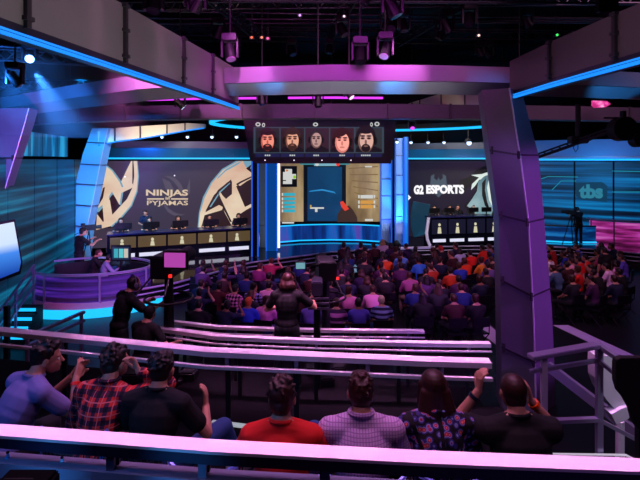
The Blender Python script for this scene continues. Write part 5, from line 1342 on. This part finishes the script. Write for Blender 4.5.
for i, (px, py, kd, sh, lab, kw) in enumerate(E):
    x, y = cpos(px, py); kw = dict(kw); kw.setdefault('hair', HHR[i % 4]); kw.setdefault('skin', HSK[i % 3] if i % 3 else SKIN); kw.setdefault('trousers', DARKP if i % 3 else JEAN)
    put(kd, x, y, 0, facing(x, y)+rnd.uniform(-.15, .15), sh, lab, **kw)
def fillblock(x0, x1, y0, y1, name, dens, groups, skip=None):
    y = y0; j = 0
    while y < y1:
        x = x0(y)+rnd.uniform(0, .3)
        while x < x1(y):
            xx = x+rnd.uniform(-.07, .07); yy = y+rnd.uniform(-.08, .08)
            if rnd.random() < dens and all((xx-a)**2+((yy-b)*1.0)**2 > .50**2 for a, b in used):
                nm = rnd.choice(groups); seg = 'front' if y < y0+(y1-y0)*.33 else ('middle' if y < y0+(y1-y0)*.66 else 'rear')
                put(rnd.choice([0, 0, 1, 2, 3, 4, 5, 6]), xx, yy, 0, facing(xx, yy)+rnd.uniform(-.3, .3), ccol(SHADE[nm]), 'audience member in %s in the %s rows of the %s' % (nm, seg, name),
                    group='audience in %s, %s of the %s' % (nm, seg, name), hair=rnd.choice(HHR), skin=rnd.choice(HSK), trousers=DARKP)
            x += .62
        y += .88; j += 1
N_ = list(SHADE)
pxx = lambda px: (lambda y: (px-320)*y/F)
fillblock(pxx(196), pxx(318), 10.9, 15.5, 'left block', .9, N_)
fillblock(pxx(340), pxx(500), 11.4, 18.6, 'centre block', .88, N_)
fillblock(pxx(548), pxx(622), 13.2, 19.2, 'right block', .85, N_)
# ---------------------------------------------------------------- crew and players
def stand(px, pytop, D, z, rz, pose, shirt, label, hair=HAIR, style='short', sleeve='short', trousers=DARKP, skin=SKIN, voxel=.014, fine=False, s=1.0):
    x = (px-320)*D/F
    r, J = person((x, D, z), rz, pose, shirt, hair, style, sleeve, trousers, skin, fine, label, voxel=voxel); r.scale = (s,)*3
    return r, J
w, Jw = stand(287, 272, 6.75, 1.25, -.05, dict(seated=False, lean=.05, hunch=.08, handR=(.34, .32, 1.28), handL=(-.20, .34, 1.12), dirR=(0, .8, .3), palmR=(-1, 0, 0)), BLK, 'camera woman with curly auburn hair and headphones standing in black', HAIRR, 'bob', voxel=.009, fine=True, s=.965)
def headset(J, parent, m):
    pts = [head_pt(J, (.098*math.sin(a), -.01, .035+.105*math.cos(a))) for a in [(-95+190*k/14)*PI/180 for k in range(15)]]
    h = MB().tube(pts, .011, 6).build('headphones', m, parent, smooth=True, world=False)
    for s_ in (-1, 1): MB().ell(head_pt(J, (s_*.098, -.005, -.01)), (.022, .042, .046)).build('ear_cup', m, h, smooth=True, world=False)
headset(Jw, w, BLACK)
hh = mat('camera_grey', '#3a3448', .4)
hc = empty('shoulder_camera', (Jw['haR'].x*.965+w.location.x, 7.1, 1.25), 0, 'grey handled camera rig on a stand beside the camera woman', 'camera')
cx2 = w.location.x+.42
MB().box((cx2, 7.15, 2.62), (.16, .36, .2)).build('camera_body', hh, hc, bevel=.015); MB().cyl((cx2, 7.33, 2.62), (cx2, 7.52, 2.62), .06, 12).build('lens', BLACK, hc)
for k in range(3): MB().box((cx2+.02, 6.95, 2.35+k*.07), (.3, .03, .03)).build('control_bar', hh, hc)
MB().cyl((cx2, 7.15, .75), (cx2, 7.15, 2.52), .05, 10).build('column', BLACK, hc); 
for k in range(3): MB().bar((cx2, 7.15, .85), (cx2+.3*math.cos(2.1*k+1.6), 7.15+.3*math.sin(2.1*k+1.6), .77), .05, .04).build('foot', BLACK, hc)
t1, Jt = stand(119, 275, 6.7, 1.25, -.75, dict(seated=False, lean=.22, hunch=.2, headfwd=.3, handR=(.22, .50, 1.22), handL=(-.14, .48, 1.20), dirR=(0, .9, .2), dirL=(0, .9, .2), palmR=(-1, 0, 0), palmL=(1, 0, 0)), BLK,
     'camera technician with headphones reaching towards the large studio camera', HAIR, 'buzz', skin=SKIN, voxel=.010, fine=True, s=.95)
headset(Jt, t1, mat('headset_grey', '#6a6080', .4))
stand(143, 318, 6.55, 1.25, -.4, dict(lean=.1, hunch=.15, yaw=-.2, handR=(.35, .3, .75)), BLK, 'dark seated crew member in black cap behind the second guard rail', mat('cap_blk', '#0a0a0c', .8), 'buzz', voxel=.012, s=.95)
tag(MB().box((((143-320)*6.55/F), 6.5, 1.25+.22), (.42, .4, .43)).build('black_stool', BLACK, bevel=.02), 'black box stool under the dark capped crew member', 'stool')
for px, D, z, rz, lab in ((579, 22.4, .6, .25, 'camera operator in black standing before the right cyan wall'), (79, 16.9, .0, -.7, 'camera operator silhouetted against the left cyan wall')):
    stand(px, 0, D, z, rz, dict(seated=False, lean=.05, headfwd=.2, handR=(.18, .42, 1.3), handL=(-.16, .42, 1.32), dirR=(0, .8, .3), dirL=(0, .8, .3)), BLK, lab, s=1.0 if z else 1.24)
stand(383, 247, 19.2, 0.0, .0, dict(handR=(.14, .36, .85), handL=(-.14, .36, .85)), ccol('#d0c8d0'), 'blond person in pale top sitting closest to the stage steps', hair_blond, 'bob')
tag(MB().box(((383-320)*19.2/F, 19.2, .225), (.42, .42, .43)).build('white_stool', WHITEG and mat('stool', '#504858', .5)), 'small stool under the blond person by the stage steps', 'stool')
stand(606, 248, 15.5, .0, .2, dict(seated=False, lean=.0), BLK, 'person in black standing at the back of the right block', s=.98)
stand(146, 203, 21.0, .6, PI, dict(seated=False, lean=.0, handR=(.1, .22, 1.1), handL=(-.1, .22, 1.1)), cloth('coach_blue', '#12264a'), 'coach in dark blue shirt standing behind the left team desk', s=1.0)
MONB = mat('pc_monitor', '#0a0a0e', .4)
def monitor(x, y, z, rz, label, w=.58, h=.34, scr=None, group=None):
    r = empty('computer_monitor', (x, y, z), rz+PI, label, 'monitor', group)
    MB().box((0, 0, .14+h/2), (w, .05, h)).build('monitor_body', MONB, r, bevel=.008, world=False)
    MB().cyl((0, .02, .01), (0, .02, .2), .03, 8).box((0, .02, .01), (.26, .18, .02)).build('stand', MONB, r, world=False)
    MB().box((0, .029, .14+h/2), (w-.05, .012, h-.05)).build('screen', scr or glow('pc_screen', '#5a7aa0', .8), r, world=False)
    return r
wp = cloth('jersey_black', '#16161c')
for i, (px, lab) in enumerate(((121, 'first player from the left at the left team desk'), (149, 'second player from the left at the left team desk'), (178, 'middle player at the left team desk'), (209, 'fourth player from the left at the left team desk'), (238, 'rightmost player at the left team desk'))):
    p = DWL.at(px, 240, -1.15); rz = math.atan2(DWL.n.y, DWL.n.x)-PI/2
    r, J = person((p.x, p.y, .84), rz, dict(lean=.12, hunch=.12, headfwd=.2, handR=(.14, .40, .80), handL=(-.14, .40, .80)), wp, HAIR, 'short', fine=False, label=lab+' in black jersey', voxel=.016)
    headset(J, r, BLACK)
    q = DWL.at(px+2.5, 240, -.35); monitor(q.x, q.y, 1.65, rz, 'black monitor in front of the '+lab.replace('at the left team desk', '').strip()+' of the left team', .62, .24)
    tag(MB().box((p.x, p.y-.02, .62+.33), (.5, .5, .6)).box((p.x+.0, p.y+.28, 1.35), (.5, .1, .85)).build('gaming_chair', BLACK, bevel=.03), 'black gaming chair under the '+lab.replace('at the left team desk', '').strip()+' of the left team', 'chair')
slab([tuple(DWL.at(106, 240, -.75).xy), tuple(DWL.at(256, 240, -.75).xy), tuple(DWL.at(256, 240, -1.75).xy), tuple(DWL.at(106, 240, -1.75).xy)], .58, .84, DECK, 'floor_riser_left', None)
for i, (px, lab, stl) in enumerate(((433, 'leftmost player at the right team desk', 'short'), (448, 'second player from the left at the right team desk', 'messy'), (472, 'third player from the left at the right team desk', 'short'), (485, 'player nearest the purple pillar at the right team desk', 'messy'))):
    p = DWR.at(px, 240, -1.15); rz = math.atan2(DWR.n.y, DWR.n.x)-PI/2
    r, J = person((p.x, p.y, 1.02), rz, dict(lean=.12, hunch=.12, headfwd=.2, handR=(.14, .40, .85), handL=(-.14, .40, .85)), wp, HAIR, stl, fine=False, label=lab+' in black jersey', voxel=.016)
    headset(J, r, BLACK)
    q = DWR.at(px+1.5, 240, -.35); monitor(q.x, q.y, 1.90, rz, 'black monitor in front of the '+lab, .5, .22)
    tag(MB().box((p.x, p.y-.02, 1.2), (.5, .5, .45)).box((p.x+.0, p.y+.28, 1.7), (.5, .1, .75)).build('gaming_chair', BLACK, bevel=.03), 'black gaming chair under the '+lab, 'chair')
slab([tuple(DWR.at(430, 240, -.75).xy), tuple(DWR.at(505, 240, -.75).xy), tuple(DWR.at(505, 240, -1.75).xy), tuple(DWR.at(430, 240, -1.75).xy)], .58, 1.02, DECK, 'floor_riser_right', None)
stand(457, 200, 24.0-.6, .6, PI, dict(seated=False), BLK, 'dark figure standing behind the right team desk', s=1.02)
# two people and a monitor in the left pit
pz = .20
def pitseat(px, py, D, shirt, lab, hair, rz, style='short', skin=SKIN):
    x = (px-320)*D/F; r, J = person((x, D, pz), rz, dict(lean=.12, hunch=.18, headfwd=.25, handR=(.16, .40, .85), handL=(-.12, .42, .85)), shirt, hair, style, 'long', fine=False, label=lab, voxel=.014, skin=skin)
    return r
pitseat(104, 262, 15.2, cloth('hoodie_grey', '#8a86a0'), 'person in grey hoodie seated at the monitor in the left pit', HAIR, -1.0)
pitseat(93, 252, 16.0, BLK, 'person in black with headset seated beyond the grey hoodie in the pit', HAIRR, -1.0)
slab([((70-320)*15.6/F, 14.75), ((122-320)*15.6/F, 14.75), ((122-320)*15.6/F, 16.4), ((70-320)*15.6/F, 16.4)], 0, pz, BLACK, 'floor_pit', None)
mo2 = empty('video_monitor', P(121, 262, 14.9), 0, 'wide monitor with cyan pictures in the left broadcast pit', 'monitor')
a = P(121, 253, 15.0)
MB().box(a, (.62, .05, .5)).build('monitor_body', MONB, mo2, bevel=.01); MB().box(a+V((0, -.03, .0)), (.54, .012, .40)).build('screen', glow('pit_mon', '#14304a', .8), mo2)
for dx, c_ in ((-.14, '#3fb8c8'), (.02, '#60d8e0'), (.17, '#d8d0c0')): MB().box(a+V((dx, -.04, 0)), (.13, .01, .28)).build('screen_picture', glow('pm_'+c_[1:], c_, .8), mo2)
MB().cyl((a.x, a.y, .0), (a.x, a.y, a.z-.22), .04, 8).build('stand', MONB, mo2)
# drop never used prototypes
for k, pr in enumerate(protos):
    if first[k]:
        for ch in list(pr.children): bpy.data.objects.remove(ch)
        bpy.data.objects.remove(pr)
# ---------------------------------------------------------------- light
def area(name, loc, tgt, size, power, col, sy=None, spread=180):
    l = bpy.data.lights.new(name, 'AREA'); l.energy = power; l.color = col; l.size = size; l.shape = 'RECTANGLE'; l.size_y = sy or size; l.spread = math.radians(spread)
    o = bpy.data.objects.new(name, l); COL.objects.link(o); o.location = loc; o.rotation_euler = (V(tgt)-V(loc)).to_track_quat('-Z', 'Y').to_euler(); return o
def spot(name, loc, tgt, power, col, ang=40, blend=.5, r=.1):
    l = bpy.data.lights.new(name, 'SPOT'); l.energy = power; l.color = col; l.spot_size = math.radians(ang); l.spot_blend = blend; l.shadow_soft_size = r
    o = bpy.data.objects.new(name, l); COL.objects.link(o); o.location = loc; o.rotation_euler = (V(tgt)-V(loc)).to_track_quat('-Z', 'Y').to_euler(); return o
MAG = (1, .18, .85); PNK = (1, .38, .9); BLU = (.05, .28, 1); VIO = (.42, .10, 1); CYA = (.05, .6, 1); WRM = (1, .9, .75)
# magenta wash over the seating tiers
area('tier_wash', (0, 5.5, 9.5), (0, 4.5, 2), 5, 120, PNK, 3, 100)
for k, (rr, zz, pw) in enumerate(((R0, 7.0, 13), (R1, 7.4, 34), (R2, 8.2, 34), (R3, 8.6, 40))):
    m0 = (rr[0]+rr[-1])/2; m0 = V((0 if k < 2 else m0.x, m0.y, 0)); d0 = rr[-1]-rr[0]
    o_ = area('added_rail_light', (m0.x, m0.y, zz), (m0.x, m0.y, 0), d0.length, pw, (1, .36, .84), .1, 14)  # unseen strip light added above each rail to brighten its top
    o_.rotation_euler = (0, 0, math.atan2(d0.y, d0.x))
area('tier_wash_front', (.5, 1.5, 7.5), (0, 3.2, 2), 2.5, 14, (1, .5, .85), 1.5, 110)
spot('tier_blue', (-5, 1, 6), (-1.8, 3.5, 2.4), 260, BLU, 40)
area('crowd_wash', (1, 9.5, 8.2), (1, 14, 0), 6, 135, (1, .40, .85), 1.5, 110)
area('crowd_wash_right', (8, 11, 8.5), (7.5, 15.5, 0), 3, 110, (1, .45, .8), 4, 110)
spot('rail_blue', (-1.1, .9, 2.95), (-1.0, 2.5, 2.86), 50, (.05, .35, 1), 46)
spot('rail_violet', (1.2, .7, 3.0), (1.0, 2.3, 3.0), 5, (.25, .1, 1), 90)
area('ring_magenta', (0, 6.6, 7.3), (0, 9.3, 6.2), 5, 30, (.8, .08, .9), .3, 70)
spot('walk_left', (1, 9, 6), (3.3, 12.3, 0), 260, (.5, .2, 1), 22)
spot('walk_right', (8, 9, 6), (6.6, 11.5, 0), 420, (.5, .2, 1), 36)
# pillars
spot('pillar_right_violet', (0, 3, 4.2), (3.5, 8.4, 2.5), 200, (.34, .08, .9), 50)
spot('pillar_right_side', (7.5, 5.5, 4), (4.0, 8.6, 2.8), 1000, (.55, .12, 1), 50)
spot('pillar_right_blue', (5.5, 6.8, 6.2), (3.75, 8.6, 5.3), 60, BLU, 45)
spot('pillar_left_violet', (-5, 8.5, 3.5), (-8, 12.4, 4), 1500, (.55, .08, .9), 60)
spot('pillar_blue', (-7, 14, 7), (-8.7, 18.2, 3.8), 4500, (.0, .40, 1), 45)
spot('pillar_blue_low', (-6.5, 16, .6), (-8.6, 18.2, 3.2), 300, (.3, .5, 1), 60)
# beams
spot('beam_left_white', (.5, 4.5, 4.0), (-2.6, 5.5, 6.1), 170, (.95, 1, .82), 80)
spot('beam_left_white_far', (.8, 7, 4.6), (-2.2, 8.0, 6.1), 70, (1, .85, .9), 50)
spot('beam_left_pink', (.3, 8.2, 6.9), (-1.9, 9.4, 6.1), 50, (1, .15, .95), 50)
spot('beam_right_warm', (1.5, 4.0, 4.6), (3.6, 6.4, 6.0), 45, (1, .75, .8), 80)
spot('ring_pink_left', (-1.4, 7.9, 7.1), (-1.5, 9.4, 6.15), 260, (1, .22, .95), 42)
spot('ring_pink_right', (1.7, 7.9, 7.1), (1.5, 9.3, 6.15), 260, (1, .22, .95), 42)
spot('ring_pink_far_left', (-3.6, 8.8, 6.9), (-3.7, 10.3, 6.15), 900, (1, .2, .85), 60)
spot('ring_pink_end', (3.0, 7.9, 6.9), (3.2, 9.5, 6.2), 14, (1, .2, .7), 60)
spot('ring_blue_left', (-1.0, 9.35, 4.9), (-1.0, 9.5, 5.97), 60, (.04, .35, 1), 34)
spot('ring_blue_right', (1.5, 9.3, 4.9), (1.5, 9.5, 5.97), 80, (.04, .35, 1), 46)
area('ring_neutral', (.3, 9.25, 4.4), (.3, 9.5, 6), 5, 6, (.9, .85, 1), .3, 60)
spot('ring_blue_far_right', (6.3, 9.6, 4.6), (6.3, 9.9, 6.0), 90, (.04, .35, 1), 60)
spot('ring_warm', (-3, 7.5, 4.6), (-3.0, 10, 5.9), 200, (1, .7, .5), 45)
spot('ring_blue_far_left', (-6.3, 9, 6.0), (-7, 12, 6.0), 1300, (.02, .22, 1), 90)
spot('second_ring', (0, 9, 4.2), (0, 13, 5.8), 90, (1, .45, .9), 110)
spot('second_ring_right', (6, 9, 4.2), (7, 13.4, 5.8), 120, (1, .35, .7), 60)
spot('cream_left', (-4.5, 15.5, 4.3), (-6.6, 19.4, 5.75), 420, (1, .93, .72), 42)
spot('cream_right', (3.8, 12.5, 4.6), (4.0, 17, 6.3), 130, (1, .85, .5), 36)
# stage columns, uplit from their feet
spot('column_up_left', (2.95, 21.4, .8), (3.12, 22.7, 3.2), 900, (.04, .14, 1), 60); spot('column_up_left_core', (3.05, 22.1, .75), (3.1, 22.6, 1.9), 40, (.75, .8, 1), 50)
spot('column_up_right', (3.5, 20.8, .8), (3.6, 22.1, 3.4), 1100, (.03, .45, 1), 60); spot('column_up_right_core', (3.6, 21.5, .75), (3.65, 22, 1.7), 30, (1, .7, 1), 50)
area('player_key_left', (-5, 16.5, 6.8), (-5.8, 20.5, 1.8), 2, 130, (1, .88, .8), 1, 90)
area('player_key_right', (5, 18.5, 6.8), (6, 24, 1.8), 2, 120, (1, .88, .8), 1, 90)
spot('pit_pink', (-4.0, 10.5, 4.5), (-5.9, 14.4, .7), 800, (1, .12, .8), 40)
spot('pit_violet', (-8.5, 10.5, 3.5), (-8, 14.3, .7), 450, (.35, .15, 1), 50)
spot('wall_left_violet', (-6, 14, 2), (-9.6, 18, 2), 160, (.6, .3, 1), 50)
spot('wall_left_blue', (-8, 10, 5), (-10.2, 15, 3), 120, (.1, .4, 1), 60)
spot('header_right', (10, 18, 3.4), (12.5, 24, 5.0), 700, (.03, .4, 1), 70)
spot('stair_violet', (4.2, 2.5, 5.5), (2.2, 4.2, 2.4), 70, (.75, .35, 1), 50)
spot('shell_white_light', (3.6, 2.6, 4.6), (2.9, 4.8, 2.2), 90, (.9, .9, 1), 40)
# lighting grid glints
area('grid_glint', (0, 6.5, 6.8), (0, 11, 9), 5, 14, (1, .1, .75), .6)
area('grid_glint_back', (-1, 12, 6.9), (0, 15, 9), 6, 16, (1, .08, .7), .6)
spot('grid_blue', (-6.5, 9, 5.5), (-7, 12, 7.2), 90, (.1, .3, 1), 70)
# the blue spotlight and its beam in the haze
sp_ = P(31, 66, 10.2); s2 = spot('blue_spot', sp_+V((.16, -.1, -.14)), P(66, 128, 10.9), 2500, (.04, .25, 1), 46, .9, .05)
hz_ = bpy.data.materials.new('haze'); hz_.use_nodes = True; nt = hz_.node_tree; nt.nodes.clear()
vo = nt.nodes.new('ShaderNodeVolumeScatter'); vo.inputs['Density'].default_value = .14; vo.inputs['Anisotropy'].default_value = .3; ou = nt.nodes.new('ShaderNodeOutputMaterial'); nt.links.new(vo.outputs[0], ou.inputs['Volume'])
a, b = P(8, 50, 10.0), P(125, 135, 10.0)
HAZE = True
if HAZE:
    h = MB().box(((a.x+b.x)/2, 10.6, (a.z+b.z)/2), (b.x-a.x, 2.0, a.z-b.z)).build('stage_haze', hz_); tag(h, 'thin stage haze catching the blue spotlight beam at the upper left', 'haze', kind='stuff')
w_ = bpy.data.worlds.new('World'); SC.world = w_; w_.use_nodes = True
w_.node_tree.nodes['Background'].inputs[0].default_value = (.35, .2, .6, 1); w_.node_tree.nodes['Background'].inputs[1].default_value = .01
# ---------------------------------------------------------------- camera
cam = bpy.data.cameras.new('Camera'); co = bpy.data.objects.new('Camera', cam); COL.objects.link(co)
co.location = (0, 0, CAMZ); co.rotation_euler = (PI/2, 0, 0); cam.sensor_width = 36; cam.lens = 36*F/640; cam.shift_y = -80/640; cam.clip_end = 100; cam.clip_start = .05
SC.camera = co
vs = SC.view_settings; vs.view_transform = 'Standard'; vs.look = 'None'; vs.exposure = 0; vs.gamma = 1; vs.use_curve_mapping = False
